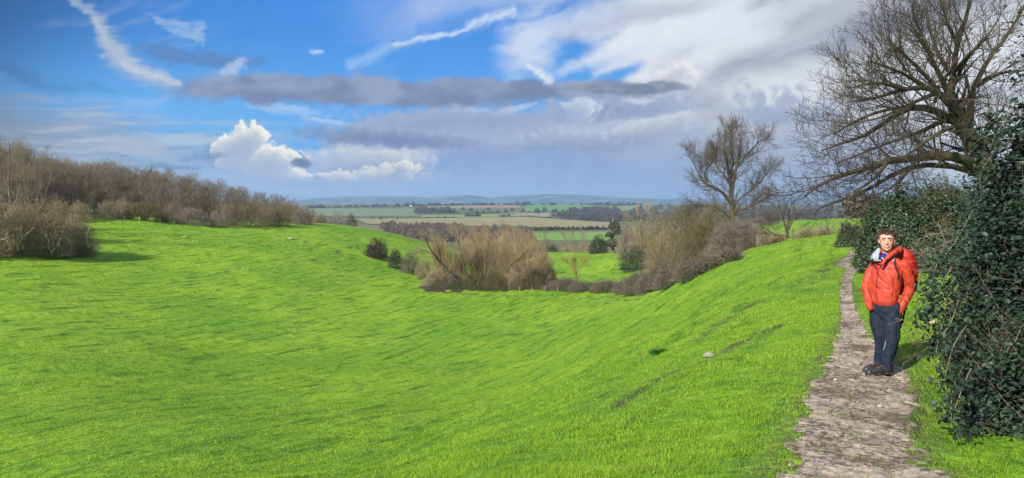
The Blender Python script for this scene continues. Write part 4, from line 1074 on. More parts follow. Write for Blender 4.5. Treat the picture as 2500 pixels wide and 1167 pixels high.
def ball(acc, c, ax, n=14, m=9):
    """ax: three axis vectors"""
    A, B, C = [np.asarray(a, float) for a in ax]
    rings = []
    for t in np.linspace(-.97, .97, m):
        s = math.sqrt(1 - t*t); rings.append((np.asarray(c) + C * t, A * s, B * s))
    loft(acc, rings, n)
def remeshed(acc, voxel, smooth_it=2):
    me = acc.mesh('tmp'); o = bpy.data.objects.new('tmp', me); COL.objects.link(o)
    r = o.modifiers.new('r', 'REMESH'); r.mode = 'VOXEL'; r.voxel_size = voxel
    s = o.modifiers.new('s', 'SMOOTH'); s.iterations = smooth_it; s.factor = .5
    dg = bpy.context.evaluated_depsgraph_get(); ev = o.evaluated_get(dg)
    m2 = bpy.data.meshes.new_from_object(ev)
    n = len(m2.vertices); V = np.zeros(n * 3); m2.vertices.foreach_get('co', V); V = V.reshape(-1, 3)
    Nn = np.zeros(n * 3); m2.vertices.foreach_get('normal', Nn); Nn = Nn.reshape(-1, 3)
    bpy.data.objects.remove(o); bpy.data.meshes.remove(me)
    return m2, V, Nn
def finish(m2, V, name, mat, parent=None):
    m2.vertices.foreach_set('co', V.astype(np.float32).ravel()); m2.name = name
    m2.polygons.foreach_set('use_smooth', np.ones(len(m2.polygons), bool))
    m2.materials.clear(); m2.materials.append(mat); m2.update()
    return link(bpy.data.objects.new(name, m2), parent)

def build_person():
    from mathutils.bvhtree import BVHTree
    ys_ = np.linspace(8.0, 10.2, 400); xs_ = (2152 - CX) / F * ys_; gz_ = path_base(xs_, ys_, xs_ * 0 + .3)
    Y0 = float(ys_[np.nonzero(gz_ >= -(912 - CY) / F * ys_)[0][0]]) + .06 if (gz_ >= -(912 - CY) / F * ys_).any() else 9.1
    print('walker at', Y0)
    base = P3(2152, 912, Y0 - .06); gz = float(base[2]) + .004
    base_w = np.array([base[0], base[1], gz])
    def Q(px, py, d=0.0): return P3(px, py, Y0 + d) - base
    l = np.array([.60, -.80, 0]); f = np.array([-.80, -.60, 0]); up = np.array([0, 0, 1.])
    skin = mat_var('skin', (.50, .27, .19), (.58, .33, .24), 18, .5, .4)
    cloth = mat_var('jacket_shell', (.50, .054, .024), (.37, .036, .018), 7, .55, .35, bump=.25, bscale=45)
    trs = mat_var('trouser_cloth', (.010, .016, .030), (.017, .025, .042), 12, .8, .25, bump=.3, bscale=70)
    boot = mat_var('boot_leather', (.018, .018, .022), (.05, .045, .045), 22, .5, .5, bump=.3)
    hairm = mat_var('hair_brown', (.038, .024, .014), (.085, .055, .033), 40, .6, .4)
    dark = mat_var('strap_webbing', (.012, .012, .022), (.02, .02, .035), 20, .7, .3)
    grey = mat_var('lining_grey', (.33, .37, .42), (.27, .30, .35), 12, .7, .3)
    shirt = mat_var('shirt_purple', (.03, .015, .16), (.05, .03, .20), 12, .8, .2)
    redc = mat_var('pack_cover', (.48, .036, .024), (.38, .026, .02), 9, .55, .35, bump=.3, bscale=30)
    # -- body: one continuous surface under the clothes
    g = nrm(np.array([-.45, -.89, 0.0])); s_ = np.array([-g[1], g[0], 0.0])    # face direction, his left
    s_ = np.array([.89, -.45, 0.0])
    hc = Q(2165, 588.5, -.03)
    b = Acc()
    prof = [(-.118, .022, .052, .018), (-.110, .036, .045, .038), (-.090, .049, .030, .058), (-.06, .059, .016, .076), (-.025, .066, .008, .086), (.015, .071, .003, .093), (.05, .073, -.002, .096), (.08, .067, -.006, .088), (.102, .050, -.008, .066), (.115, .026, -.008, .034)]
    loft(b, [(hc + up * h * .95 + g * fw, s_ * w * 1.13, g * dd) for h, w, fw, dd in prof], 28, 2.2)
    for sg in (-1, 1):
        ball(b, hc + s_ * sg * .083 - up * .010 - g * .005, (s_ * .011, g * .018, up * .032))
        ball(b, hc + s_ * sg * .034 - up * .040 + g * .072, (s_ * .020, g * .016, up * .020))     # cheeks of a smile
        ball(b, hc + s_ * sg * .028 + up * .030 + g * .084, (s_ * .024, g * .010, up * .007))     # brow ridge
    limb(b, [hc + up * .018 + g * .088, hc - up * .012 + g * .104, hc - up * .030 + g * .112], [.008, .010, .014], 10, 8)
    ball(b, hc - up * .032 + g * .103, (s_ * .019, g * .012, up * .010))
    ball(b, hc - up * .078 + g * .080, (s_ * .024, g * .010, up * .008)); ball(b, hc - up * .104 + g * .078, (s_ * .020, g * .014, up * .014))
    limb(b, [hc - up * .07 - g * .015, Q(2166, 617, -.0), Q(2167, 632, .03)], [.053, .055, .07], 16, 10)
    tor = [(2158,752,0,.15,.105),(2159,735,0,.155,.11),(2162,700,0,.16,.12),(2165,665,0,.17,.115),(2167,645,0,.165,.10),(2167,634,0,.12,.08),(2167,625,0,.06,.06)]
    loft(b, [(Q(x, y, d), l * a * .74, f * c * .66) for x, y, d, a, c in tor], 24)
    RA = [Q(2143,652,.11), Q(2118,698,.09), Q(2121,738,.025)]; LA = [Q(2203,653,-.10), Q(2219,706,-.06), Q(2201,746,-.11)]
    limb(b, RA, [.045, .036, .026]); limb(b, LA, [.045, .036, .026])
    for wr, to in ((Q(2124,744,.025), Q(2139,772,.06)), (Q(2198,751,-.11), Q(2182,778,-.07))):
        d_ = nrm(to - wr); sd = nrm(np.cross(d_, f)); pc = wr + d_ * .05
        ball(b, pc, (sd * .040, f * .016, d_ * .055))
        for q_ in range(4):
            rt = pc + d_ * .04 + sd * (q_ - 1.5) * .018; L_ = (.055, .062, .058, .046)[q_]
            limb(b, [rt, rt + d_ * L_ * .5 + f * .004, rt + d_ * L_ - f * .006], [.0088, .0082, .007], 8, 6)
        rt = pc - sd * .034 - d_ * .01; limb(b, [rt, rt + d_ * .03 - sd * .016, rt + d_ * .055 - sd * .012 + f*.01], [.012, .011, .009], 8, 6)
    RL = [Q(2143,758,.07), Q(2149,822,.05), Q(2147,884,.09)]; LL = [Q(2177,758,-.06), Q(2177,828,-.10), Q(2165,895,-.08)]
    limb(b, RL, [.070, .045, .030]); limb(b, LL, [.070, .046, .030])
    for an, toe in ((Q(2147,884,.09), Q(2118,893,.05)), (Q(2165,895,-.08), Q(2126,908,-.13))):
        an = an.copy(); toe = toe.copy(); toe[2] = .035; md = an * .7 + toe * .3; md[2] = .05
        limb(b, [an, md, toe], [.032, .028, .018])
    m2, V, Nn = remeshed(b, .0065, 2)
    body = finish(m2, V, 'person', skin); body.location = base_w
    tag(body, 'man in an orange jacket standing on the muddy path with hands in his pockets', 'person')
    par = body
    # -- face details
    e = Acc(); ir = Acc(); br = Acc(); mo = Acc(); te = Acc()
    for sg in (-1, 1):
        ec = hc + s_ * sg * .032 + up * .010 + g * .083
        ball(e, ec, (s_ * .012, g * .008, up * .0038)); ball(ir, ec + g * .0065, (s_ * .0068, g * .004, up * .0050))
        limb(br, [hc + s_*sg*.012 + up*.029 + g*.097, hc + s_*sg*.030 + up*.036 + g*.095, hc + s_*sg*.052 + up*.028 + g*.080], [.005, .0068, .004], 8, 8)
        limb(ir, [ec - s_*.013 + g*.006 + up*.003, ec + up*.007 + g*.009, ec + s_*.013 + g*.006 + up*.003], [.0022, .0032, .0022], 6, 6)
    limb(mo, [hc - s_*.029 - up*.062 + g*.083, hc - s_*.014 - up*.071 + g*.092, hc - up*.074 + g*.096, hc + s_*.014 - up*.071 + g*.092, hc + s_*.029 - up*.062 + g*.083], [.0045, .0078, .0088, .0078, .0045], 8, 12)
    limb(te, [hc - s_*.019 - up*.066 + g*.093, hc - up*.0705 + g*.1015, hc + s_*.019 - up*.066 + g*.093], [.0018, .0036, .0018], 8, 10)
    e.build('eyes', mat_var('eye_white', (.40, .37, .34), (.42, .40, .38), 20, .3, .5), par, True)
    ir.build('irises', dark, par, True); br.build('eyebrows', hairm, par, True)
    mo.build('lips', mat_var('lips', (.35, .10, .08), (.3, .09, .07), 20, .4, .4), par, True); te.build('teeth', mat_var('teeth', (.75, .72, .66), (.7, .68, .62), 20, .3, .5), par, True)
    # -- hair
    h = Acc(); rg = np.random.default_rng(4)
    loft(h, [(hc + up * z * .95 - g * (.014 + fw), s_ * w * 1.12, g * dd) for z, w, fw, dd in [(-.045,.060,.045,.050),(-.02,.070,.034,.066),(.02,.078,.022,.082),(.055,.081,.008,.094),(.085,.078,.002,.094),(.112,.062,.0,.078),(.128,.035,.0,.045)]], 24)
    for i in range(330):
        a = rg.uniform(0, 2*np.pi); z = rg.uniform(-.03, .125) if abs(math.sin(a)) > .0 else .1
        q_ = math.sqrt(max(.05, 1 - (max(z - .02, 0) / .115) ** 2)); w = .088 * q_; dd = .092 * q_
        dirv = s_ * math.cos(a) + g * math.sin(a)
        if math.sin(a) > .35 and z < .062: continue
        if math.sin(a) > 0.0 and z < .02: continue
        p = hc + up * z * .95 + s_ * math.cos(a) * w + g * (math.sin(a) * dd - .012)
        t = nrm(dirv * .5 + up * rg.uniform(.2, .9) + s_ * rg.uniform(-.2, .7) + g * rg.uniform(-.1, .5))
        L_ = rg.uniform(.020, .040) * (1 + .5 * (z > .07))
        limb(h, [p - t * .006, p + t * L_ * .6 + up * .004, p + t * L_ + s_ * .006 - up * .002], [.008, .0065, .002], 6, 5)
    h.build('hair', hairm, par, True)
    # -- jacket
    j = Acc()
    tor = [(2157,744,0,.165,.125),(2157,738,0,.176,.135),(2159,722,0,.180,.142),(2162,695,0,.188,.150),(2164,668,0,.195,.145),(2166,650,0,.195,.130),(2167,640,.01,.175,.112),(2168,631,.01,.135,.095),(2168,622,.015,.085,.080)]
    loft(j, [(Q(x, y, d), l * a * .90, f * c * .86) for x, y, d, a, c in tor], 28, 2.3)
    limb(j, [Q(2139,645,.12), Q(2122,672,.12), Q(2115,700,.09), Q(2118,728,.03), Q(2126,753,.01)], [.060, .053, .048, .046, .043], 18, 22)
    limb(j, [Q(2206,647,-.11), Q(2218,676,-.10), Q(2221,706,-.06), Q(2208,734,-.11), Q(2195,761,-.12)], [.066, .060, .055, .052, .045], 18, 22)
    limb(j, [Q(2152,648,-.15), Q(2163,634,-.14), Q(2180,619,-.09), Q(2196,611,.02), Q(2192,608,.13), Q(2165,610,.19), Q(2142,618,.16), Q(2134,629,.06), Q(2138,639,-.06)], [.014, .020, .027, .036, .042, .040, .028, .018, .013], 14, 40)
    m2, V, Nn = remeshed(j, .0075, 3)
    # folds: tight creases that run across the sleeves and round the waist
    st = V * np.array([11, 11, 6]) + 3
    fo = noise3(st, 3); fo2 = noise3(V * np.array([20, 20, 16]), 8)
    rid = 1 - np.abs(fo) * 2.2
    dgl = np.abs(noise3(np.stack([V[:, 0]*9 + V[:, 2]*8, V[:, 1]*9, V[:, 2]*6 - V[:, 0]*9], -1), 14))
    def crease(vec, sd_, w_=4.5): return np.clip(1 - np.abs(noise3(V * np.array(vec) + sd_, sd_)) * w_, 0, 1)
    cr_ = crease((7, 7, 4.5), 14, 5.5) * .009 + crease((13, 13, 6), 19, 4) * .004
    V = V + Nn * ((rid * .004 + fo2 * .003 - cr_ + .002)[:, None])
    jk = finish(m2, V, 'jacket', cloth, par)
    bv = BVHTree.FromPolygons([tuple(v) for v in V], [tuple(p.vertices) for p in m2.polygons])
    def onto(px, py, lift=.004, tree=bv):
        o_ = Vector(-base); dr = Vector(P3(px, py, 1.0)).normalized()
        hit = tree.ray_cast(o_, dr)
        if hit[0] is None: return Q(px, py, -.16)
        return np.array(hit[0] + hit[1].normalized() * lift) if hit[1].dot(dr) < 0 else np.array(hit[0])
    def strip(pxs, r, k=24, tree=bv, lift=.004):
        a = np.array(pxs, float); t = np.linspace(0, len(a) - 1, k)
        pp = np.stack([np.interp(t, range(len(a)), a[:, 0]), np.interp(t, range(len(a)), a[:, 1])], -1)
        return np.array([onto(x, y, lift, tree) for x, y in pp]), r
    z_ = Acc(); P, r = strip([(2152,646),(2145,660),(2140,690),(2139,715),(2143,742)], .0045); limb(z_, P, [r, r], 6, 30)
    z_.build('zip', mat_var('zip_dark', (.16, .012, .01), (.12, .01, .01), 20, .5, .3), jk, True)
    z_ = Acc(); P, r = strip([(2181,676),(2179,692),(2181,708),(2177,722)], .0035); limb(z_, P, [r, r], 6, 20)
    z_.build('pocket_zip', mat_var('zip_dark2', (.14, .012, .01), (.12, .01, .01), 20, .5, .3), jk, True)
    li = Acc()
    loft(li, [(Q(2146,606,.02), l*.012, f*.012), (Q(2143,613,.0), l*.030, f*.018), (Q(2138,622,-.02), l*.042, f*.022), (Q(2136,629,-.04), l*.046, f*.020), (Q(2140,634,-.06), l*.030, f*.012)], 16)
    limb(li, [Q(2128,631,.02), Q(2138,636,-.08), Q(2150,637,-.13)], [.010, .012, .008], 10, 10)
    li.build('hood_lining', grey, jk, True)
    sh = Acc(); ball(sh, Q(2158,631,-.075), (l * .050, f * .035, up * .060)); sh.build('shirt', shirt, par, True)
    co = Acc(); limb(co, [Q(2149,626,-.05), Q(2158,634,-.115), Q(2166,634,-.105), Q(2172,624,-.06)], [.006, .008, .008, .006], 8, 12); co.build('shirt_collar', mat_var('pale_collar', (.5, .5, .56), (.4, .4, .46), 20, .8, .2), par, True)
    # -- trousers
    t = Acc()
    loft(t, [(Q(2160,736,0), l*.150, f*.105), (Q(2160,746,0), l*.165, f*.118), (Q(2160,758,0), l*.172, f*.122), (Q(2161,768,0), l*.160, f*.110), (Q(2161,776,0), l*.10, f*.08)], 26, 2.2)
    limb(t, [Q(2145,760,.06), Q(2144,790,.05), Q(2149,822,.03), Q(2151,848,.05), Q(2147,872,.08), Q(2146,893,.08)], [.104, .094, .073, .066, .060, .058], 18, 26)
    limb(t, [Q(2179,760,-.06), Q(2178,795,-.09), Q(2177,828,-.11), Q(2172,855,-.09), Q(2166,880,-.08), Q(2165,903,-.08)], [.108, .100, .085, .075, .064, .058], 18, 26)
    limb(t, [Q(2140,752,.06), Q(2142,780,.05)], [.085, .075]); limb(t, [Q(2182,750,-.09), Q(2180,784,-.08)], [.085, .08])
    for (x, y, d) in ((2186, 795, -.13),):
        loft(t, [(Q(x, y - 12, d), l*.040, f*.030), (Q(x, y - 4, d), l*.046, f*.042), (Q(x, y + 10, d), l*.048, f*.044), (Q(x, y + 15, d), l*.03, f*.03)], 14, 3)
    m2, V, Nn = remeshed(t, .008, 3)
    fo = noise3(V * np.array([13, 13, 5]) + 9, 23); d2 = np.abs(noise3(np.stack([V[:, 0]*10 + V[:, 2]*6, V[:, 1]*10, V[:, 2]*7], -1), 24))
    cr_ = np.clip(1 - np.abs(noise3(V * np.array([9, 9, 7]) + 3, 27)) * 4, 0, 1) * .009
    V = V + Nn * (((1 - np.abs(fo) * 2) * .003 - cr_)[:, None])
    tro = finish(m2, V, 'trousers', trs, par)
    bt = BVHTree.FromPolygons([tuple(v) for v in V], [tuple(p.vertices) for p in m2.polygons])
    z_ = Acc()
    P, r = strip([(2163,834),(2161,845),(2157,855)], .006, 10, bt); limb(z_, P, [.005, .008, .004], 6, 10)
    z_.build('reflective_mark', mat_var('mark_grey', (.30, .31, .30), (.2, .2, .2), 20, .6, .3), tro, True)
    z_ = Acc(); P, r = strip([(2158,744),(2156,760),(2155,768)], .003, 10, bt); limb(z_, P, [.003, .003], 6, 10); z_.build('fly', dark, tro, True)
    # -- boots
    for an, he, ba, toe in ((Q(2166,893,-.08), Q(2171,905,-.075), Q(2137,907,-.125), Q(2119,909,-.145)), (Q(2147,880,.09), Q(2150,890,.085), Q(2124,892,.04), Q(2113,893,.02))):
        bb = Acc(); fwd = nrm((toe - he) * np.array([1, 1, 0])); sd = np.cross(fwd, up)
        zf = -0.004 + (0 if an[2] < 0.2 and he[2] < .1 else 0)
        zb = .0
        h2 = he.copy(); h2[2] = zb; b2 = ba.copy(); b2[2] = zb; t2 = toe.copy(); t2[2] = zb
        rings = [(h2 - fwd*.045 + up*.045, sd*.020, up*.038), (h2 - fwd*.03 + up*.05, sd*.036, up*.05), (h2 + up*.055, sd*.040, up*.056), (h2*.6 + b2*.4 + up*.048, sd*.040, up*.048), (b2*.9+t2*.1 + up*.038, sd*.048, up*.038), (t2 + up*.030, sd*.038, up*.030), (t2 + fwd*.022 + up*.024, sd*.02, up*.020)]
        loft(bb, rings, 18, 2.6)
        limb(bb, [h2 + up*.05 + fwd*.012, h2 + up*.10 + fwd*.008, h2 + up*.16 + fwd*.004], [.044, .048, .052], 14, 8)
        m3, V3, N3 = remeshed(bb, .006, 2)
        bo = finish(m3, V3, 'boot', boot, par)
        so = Acc(); loft(so, [(h2 - fwd*.042 + up*.01, sd*.026, up*.011), (h2 - fwd*.02 + up*.01, sd*.042, up*.012), (h2*.5+b2*.5 + up*.01, sd*.040, up*.012), (b2 + up*.01, sd*.052, up*.012), (t2 + fwd*.01 + up*.011, sd*.040, up*.012), (t2 + fwd*.032 + up*.016, sd*.018, up*.010)], 16, 2.6)
        so.build('sole', mat_var('rubber_muddy', (.03, .026, .022), (.12, .09, .06), 14, .8, .2), bo, True)
        la_ = Acc()
        for q_ in range(4):
            c_ = h2*(.45 - q_*.11) + b2*(.55 + q_*.11) + up*(.098 - q_*.008)
            limb(la_, [c_ - sd*.02, c_ + up*.006, c_ + sd*.02], [.003, .003, .003], 6, 5)
        la_.build('laces', mat_var('lace', (.3, .12, .08), (.08, .06, .05), 30, .7, .3), bo, True)
    # -- backpack: a thing of its own
    pk = empty('backpack', base_w + Q(2208, 720, .16)); off = Q(2208, 720, .16)
    tag(pk, 'red orange covered backpack with dark straps on the back of the man', 'backpack')
    bb = Acc()
    def K(px, py, d): return Q(px, py, d) - off
    bk = np.array([.80, .60, 0])
    loft(bb, [(K(2206,720,.13), l*.09, bk*.06), (K(2207,710,.14), l*.125, bk*.09), (K(2208,688,.15), l*.14, bk*.10), (K(2208,660,.15), l*.14, bk*.105), (K(2206,637,.15), l*.135, bk*.10), (K(2203,622,.14), l*.12, bk*.09), (K(2200,611,.13), l*.09, bk*.07), (K(2198,606,.12), l*.04, bk*.03)], 24, 2.8)
    m3, V3, N3 = remeshed(bb, .009, 3)
    V3 = V3 + N3 * ((1 - np.abs(noise3(V3 * np.array([8, 8, 14]), 41)) * 2.2) * .009)[:, None]
    bag = finish(m3, V3, 'bag', redc, pk)
    s1 = Acc()
    P, r = strip([(2190,619),(2184,628),(2183,640),(2187,654),(2192,668),(2193,682)], .011, 24, bv, .005)
    limb(s1, P - off, [.010, .015, .014, .009, .008], 8, 30, flat=f)
    s1.build('shoulder_strap', dark, pk, True)
    s1 = Acc(); P, r = strip([(2131,634),(2128,642),(2129,650)], .009, 10, bv, .003); limb(s1, P - off, [.009, .009], 8, 10, flat=f); s1.build('shoulder_strap', dark, pk, True)
    bu = Acc(); P, r = strip([(2183,634),(2181,640)], .01, 4, bv, .014); limb(bu, P - off, [.009, .009], 8, 5); bu.build('buckle', mat_var('buckle', (.10, .10, .11), (.3, .3, .3), 30, .4, .5), pk, True)
    s1 = Acc(); limb(s1, [K(2211,722,.10), K(2212,745,.04), K(2207,768,.02), K(2203,789,.02)], [.006, .013, .011, .013], 8, 20); limb(s1, [K(2212,745,.04), K(2215,757,.03)], [.006, .004], 6, 5)
    s1.build('hip_belt', dark, pk, True)

# ------------------------------------------------------------------ small things
def rock(name, label, px, py, wpx, hpx, mat, seed, cat='stone'):
    w = unproj(px, py); w[2] = Hs(w[0], w[1]); k = w[1] / F
    a = Acc(); d = []
    n, m = 18, 10; rings = []
    for t in np.linspace(-.95, .97, m):
        s = math.sqrt(1 - t*t); rings.append((np.array([0, 0, t * hpx * k * .6 + hpx*k*.2]), np.array([s*wpx*k/2, 0, 0]), np.array([0, s*wpx*k/2.6, 0])))
    loft(a, rings, n, 2.8); V = a.verts(); V = V * (1 + .28 * noise3(V / (wpx*k) * 3.1 + seed, seed))[:, None]
    a.v = [V]
    o = a.build(name, mat, loc=w, smooth=False); tag(o, label, cat)
def build_small():
    chalk = mat_var('chalk_stone', (.34, .31, .24), (.24, .22, .16), 9, .9, .2, bump=.4)
    rock('stone', 'pale chalk stone in the grass beside the worn track on the near slope', 1731, 874, 27, 12, chalk, 1)
    rock('stone', 'larger pale stone high on the left slope near the thorns', 711, 586, 12, 5, chalk, 2)
    rock('stone', 'flat pale stone below the pale grey blackthorn on the left slope', 453, 580, 14, 4, chalk, 3)
    rock('stone', 'flat yellowish piece of cut wood in the grass between the walker and the ivy hedge', 2268, 797, 32, 8, mat_var('pale_wood', (.50, .42, .24), (.42, .36, .2), 9, .9, .2), 4)  # pale piece of cut wood, built with the stone shape and category
    rock('stone', 'small pale stone at the right end of the hillside wood', 690, 573, 6, 3, chalk, 6)
    # stones in the mud
    rg = np.random.default_rng(12); flint = mat_var('flint', (.5, .46, .4), (.25, .22, .19), 20, .7, .4)
    for i, (px, py) in enumerate([(2215,1125),(2120,1080),(2060,1010),(1985,1120),(2150,985),(2040,925)]):
        rock('pebble', ['pale pebble at the bottom right of the muddy path', 'pebble in the middle of the path near the bottom', 'pebble near the left side of the path below the boots', 'pebble at the bottom left of the path', 'pebble in the middle of the path below the boots', 'pebble at the left edge of the path beside the boots'][i], px, py, rg.uniform(9, 15), rg.uniform(4, 7), flint, 20 + i, 'pebble')
    # coarse clump of darker grass
    tm, nt, b = new_mat('tussock_grass'); b.inputs['Base Color'].default_value = (.04, .15, .014, 1); b.inputs['Roughness'].default_value = .6
    def tussock(px, py, wpx, hgt, label, n=900):
        w = unproj(px, py); w[2] = Hs(w[0], w[1]); k = w[1] / F; R_ = wpx * k / 2
        rg = np.random.default_rng(px); a = rg.uniform(0, 6.28, n); r = R_ * rg.random(n) ** .6
        p0 = np.stack([np.cos(a)*r, np.sin(a)*r*.7, np.zeros(n)], -1); out = np.stack([np.cos(a), np.sin(a), np.zeros(n)], -1)
        h_ = hgt * (1 - .5*(r/R_)**2) * rg.uniform(.6, 1.1, n)
        p1 = p0 + out * h_[:, None]*.25 + np.array([0,0,1])*h_[:, None]*.7; p2 = p0 + out * h_[:, None]*.6 + np.array([0,0,1])*h_[:, None]
        A_ = Acc(); tubes(A_, np.stack([p0, p1, p2], 1), np.ones((n, 1)) * np.array([[.004, .0035, .001]]) * 1.3, 3)
        o = A_.build('tussock', tm, loc=w); tag(o, label, 'grass tuft')
    tussock(1608, 866, 44, .14, 'dark green grass tussock on the near slope')
    # dead thistle stalks
    stalk = mat_var('dead_stalk', (.10, .09, .05), (.16, .12, .07), 9, .9, .2)
    for i, (px, py, h_) in enumerate([(1564,885,22),(1381,895,18),(1483,838,14),(1326,955,14),(1820,795,16),(1797,772,22),(1100,1082,26),(902,1085,20),(800,1082,18),(1475,780,10)]):
        w = unproj(px, py); w[2] = Hs(w[0], w[1]); k = w[1] / F; hh = h_ * k * 1.3
        a = Acc(); rg = np.random.default_rng(i)
        P = resample([(0, 0, -.02), (rg.normal()*.02, 0, hh*.5), (rg.normal()*.05, rg.normal()*.03, hh)], 8)[None]
        R = np.linspace(.006, .003, 8)[None]; tubes(a, P, R, 4); Q_, RR = children(P, R, 7, hh*.35, 45, 4, .1, .2, .3, .7, rg=rg, rmin=.003); tubes(a, Q_, RR, 3)
        leaves(a, Q_[:, -1], nrm(rg.normal(size=(len(Q_), 3))), .022, rg)
        o = a.build('thistle', stalk, loc=w)
        tag(o, ['dead thistle stalk left of the dark tussock', 'dead thistle stalk further left down the slope', 'thin dead stalk on the middle of the slope', 'thin dead stalk low on the slope', 'dead stalk just right of the upper worn track', 'tallest dead stalk above the pale chalk stone', 'dead stalk at the foot of the slope, bottom middle of the photo',
                'dead stalk in the bottom grass, left of the middle one', 'leftmost dead stalk in the bottom grass', 'faint dead stalk highest on the valley side'][i], 'dead plant')
    # fences
    post = mat_var('post_wood', (.24, .20, .15), (.15, .12, .09), 8, .9, .2)
    def fence(label, pts, h_, r, wires, gm=post, name='fence'):
        P = np.array([gpx(px, Y) for px, Y in pts]); o = empty(name, P[0]); tag(o, label, 'fence')
        rg = np.random.default_rng(int(pts[0][0]))
        for i, p in enumerate(P):
            a = Acc(); q = p - P[0]; tl = rg.normal(size=2) * .05
            limb(a, [q - [0, 0, .3], q + [tl[0]*.5, tl[1]*.5, h_*.5], q + [tl[0], tl[1], h_*rg.uniform(.9, 1.08)]], [r, r, r*.9], 7, 5); a.build('post', gm, o)
        if wires:
            for wz in wires:
                a = Acc(); tubes(a, (P - P[0] + [0, 0, wz])[None], np.full((1, len(P)), .006), 4); a.build('wire', mat_var('wire_galv', (.2, .2, .2), (.15, .15, .15), 5, .5, .5), o)
    fence('old post and wire fence along the ridge by the small bare tree', [(1850, 80), (1872, 78), (1893, 76), (1915, 75), (1936, 74), (1956, 73), (1975, 72), (1995, 71), (2014, 71), (2034, 70), (2052, 69)], 1.15, .06, (.5, .8, 1.05))
    fence('old fence posts along the foot of the valley hedge', [(1268, 118), (1300, 118.5), (1331, 119), (1362, 118)], 1.0, .05, None, mat_var('post_pale', (.30, .27, .20), (.24, .21, .16), 8, .9, .2))
    fence('short pale fence posts at the top of the pasture before the wood', [(182, 122), (204, 124), (236, 130), (304, 134.5), (341, 136), (372, 138), (391, 139)], .85, .06, None, mat_var('post_white', (.36, .33, .27), (.28, .25, .2), 8, .9, .2))
    # dark muddy hollow under the willows
    k = 60; an = np.linspace(0, 2*np.pi, k, endpoint=False); c = unproj(1082, 706, 60)
    rr = 1 + .2 * np.array([noise2(np.array([math.cos(t)*1.5]), np.array([math.sin(t)*1.5]), 5)[0] for t in an])
    V = [[c[0], c[1], 0]]
    for s in (.5, 1.0):
        V += [[c[0] + math.cos(t)*3.6*r*s, c[1] + math.sin(t)*4.5*r*s, 0] for t, r in zip(an, rr)]
    V = np.array(V); V[:, 2] = H(V[:, 0], V[:, 1]) + relief(V[:, 0], V[:, 1]) + .06; j = np.arange(k); j2 = (j+1) % k
    o = Acc().add(V, [np.stack([j*0, 1+j, 1+j2], -1), np.stack([1+j, 1+k+j, 1+k+j2, 1+j2], -1)]).build('mud', mat_var('wet_mud', (.045, .035, .03), (.07, .055, .045), 1.5, .35, .5), smooth=True); tag(o, kind='structure')
    # a bird
    o = empty('bird', P3(302, 381, 120)); a = Acc(); ball(a, (0, 0, 0), ((.10, 0, .03), (0, .05, 0), (0, 0, .05)))
    limb(a, [(.08, 0, .02), (.16, 0, .03)], [.03, .012], 6, 4); a.build('body', m_birds(), o, True); tag(o, 'distant dark bird gliding in the sky above the hillside wood', 'bird')
    for sg in (-1, 1):
        a = Acc(); V = np.array([(-.06, 0, 0), (.07, 0, 0), (.03, sg*.30, .12), (-.05, sg*.28, .12), (-.10, sg*.62, .05), (-.14, sg*.60, .05)])
        V = np.vstack([V, V + [0, 0, .012]]); a.add(V, [np.array([[0,1,2,3],[3,2,4,5],[6,9,8,7],[9,11,10,8],[0,6,7,1],[1,7,8,2],[2,8,10,4],[4,10,11,5],[5,11,9,3],[3,9,6,0]])]); V2 = a.verts(); ca = math.cos(.5); sa = math.sin(.5)
        a.v = [np.stack([V2[:, 0]*sa + V2[:, 1]*ca, -V2[:, 0]*ca + V2[:, 1]*sa, V2[:, 2]], -1)]; a.build('wing', m_birds(), o)
    # cottages on the far crest
    for i, (px, py, w) in enumerate([(991, 503.5, 16), (1003, 504, 12)]):
        p = unproj(px, py, 420); o = empty('cottage', p); tag(o, ['white cottage among trees on the far crest', 'smaller white cottage right of the other on the far crest'][i], 'house')
        a = Acc(); h_ = 6; d = 8
        a.add([(-w/2,-d/2,-1),(w/2,-d/2,-1),(w/2,d/2,-1),(-w/2,d/2,-1),(-w/2,-d/2,h_),(w/2,-d/2,h_),(w/2,d/2,h_),(-w/2,d/2,h_)], [np.array([[0,1,5,4],[1,2,6,5],[2,3,7,6],[3,0,4,7]])]); a.build('wall', mat_var('white_render', (.5,.48,.44), (.45,.43,.4), .5), o)
        a = Acc(); a.add([(-w/2-.4,-d/2-.5,h_-.1),(w/2+.4,-d/2-.5,h_-.1),(w/2+.4,d/2+.5,h_-.1),(-w/2-.4,d/2+.5,h_-.1),(-w/2,0,h_+4),(w/2,0,h_+4)], [np.array([[0,1,5,4],[2,3,4,5],[0,3,2,1]]), np.array([[0,4,3],[1,2,5]])]); a.build('roof', mat_var('slate_roof', (.10,.08,.08), (.14,.10,.09), .5), o)
def m_birds():
    return bpy.data.materials.get('feathers') or mat_var('feathers', (.04, .035, .03), (.06, .05, .04), 5)
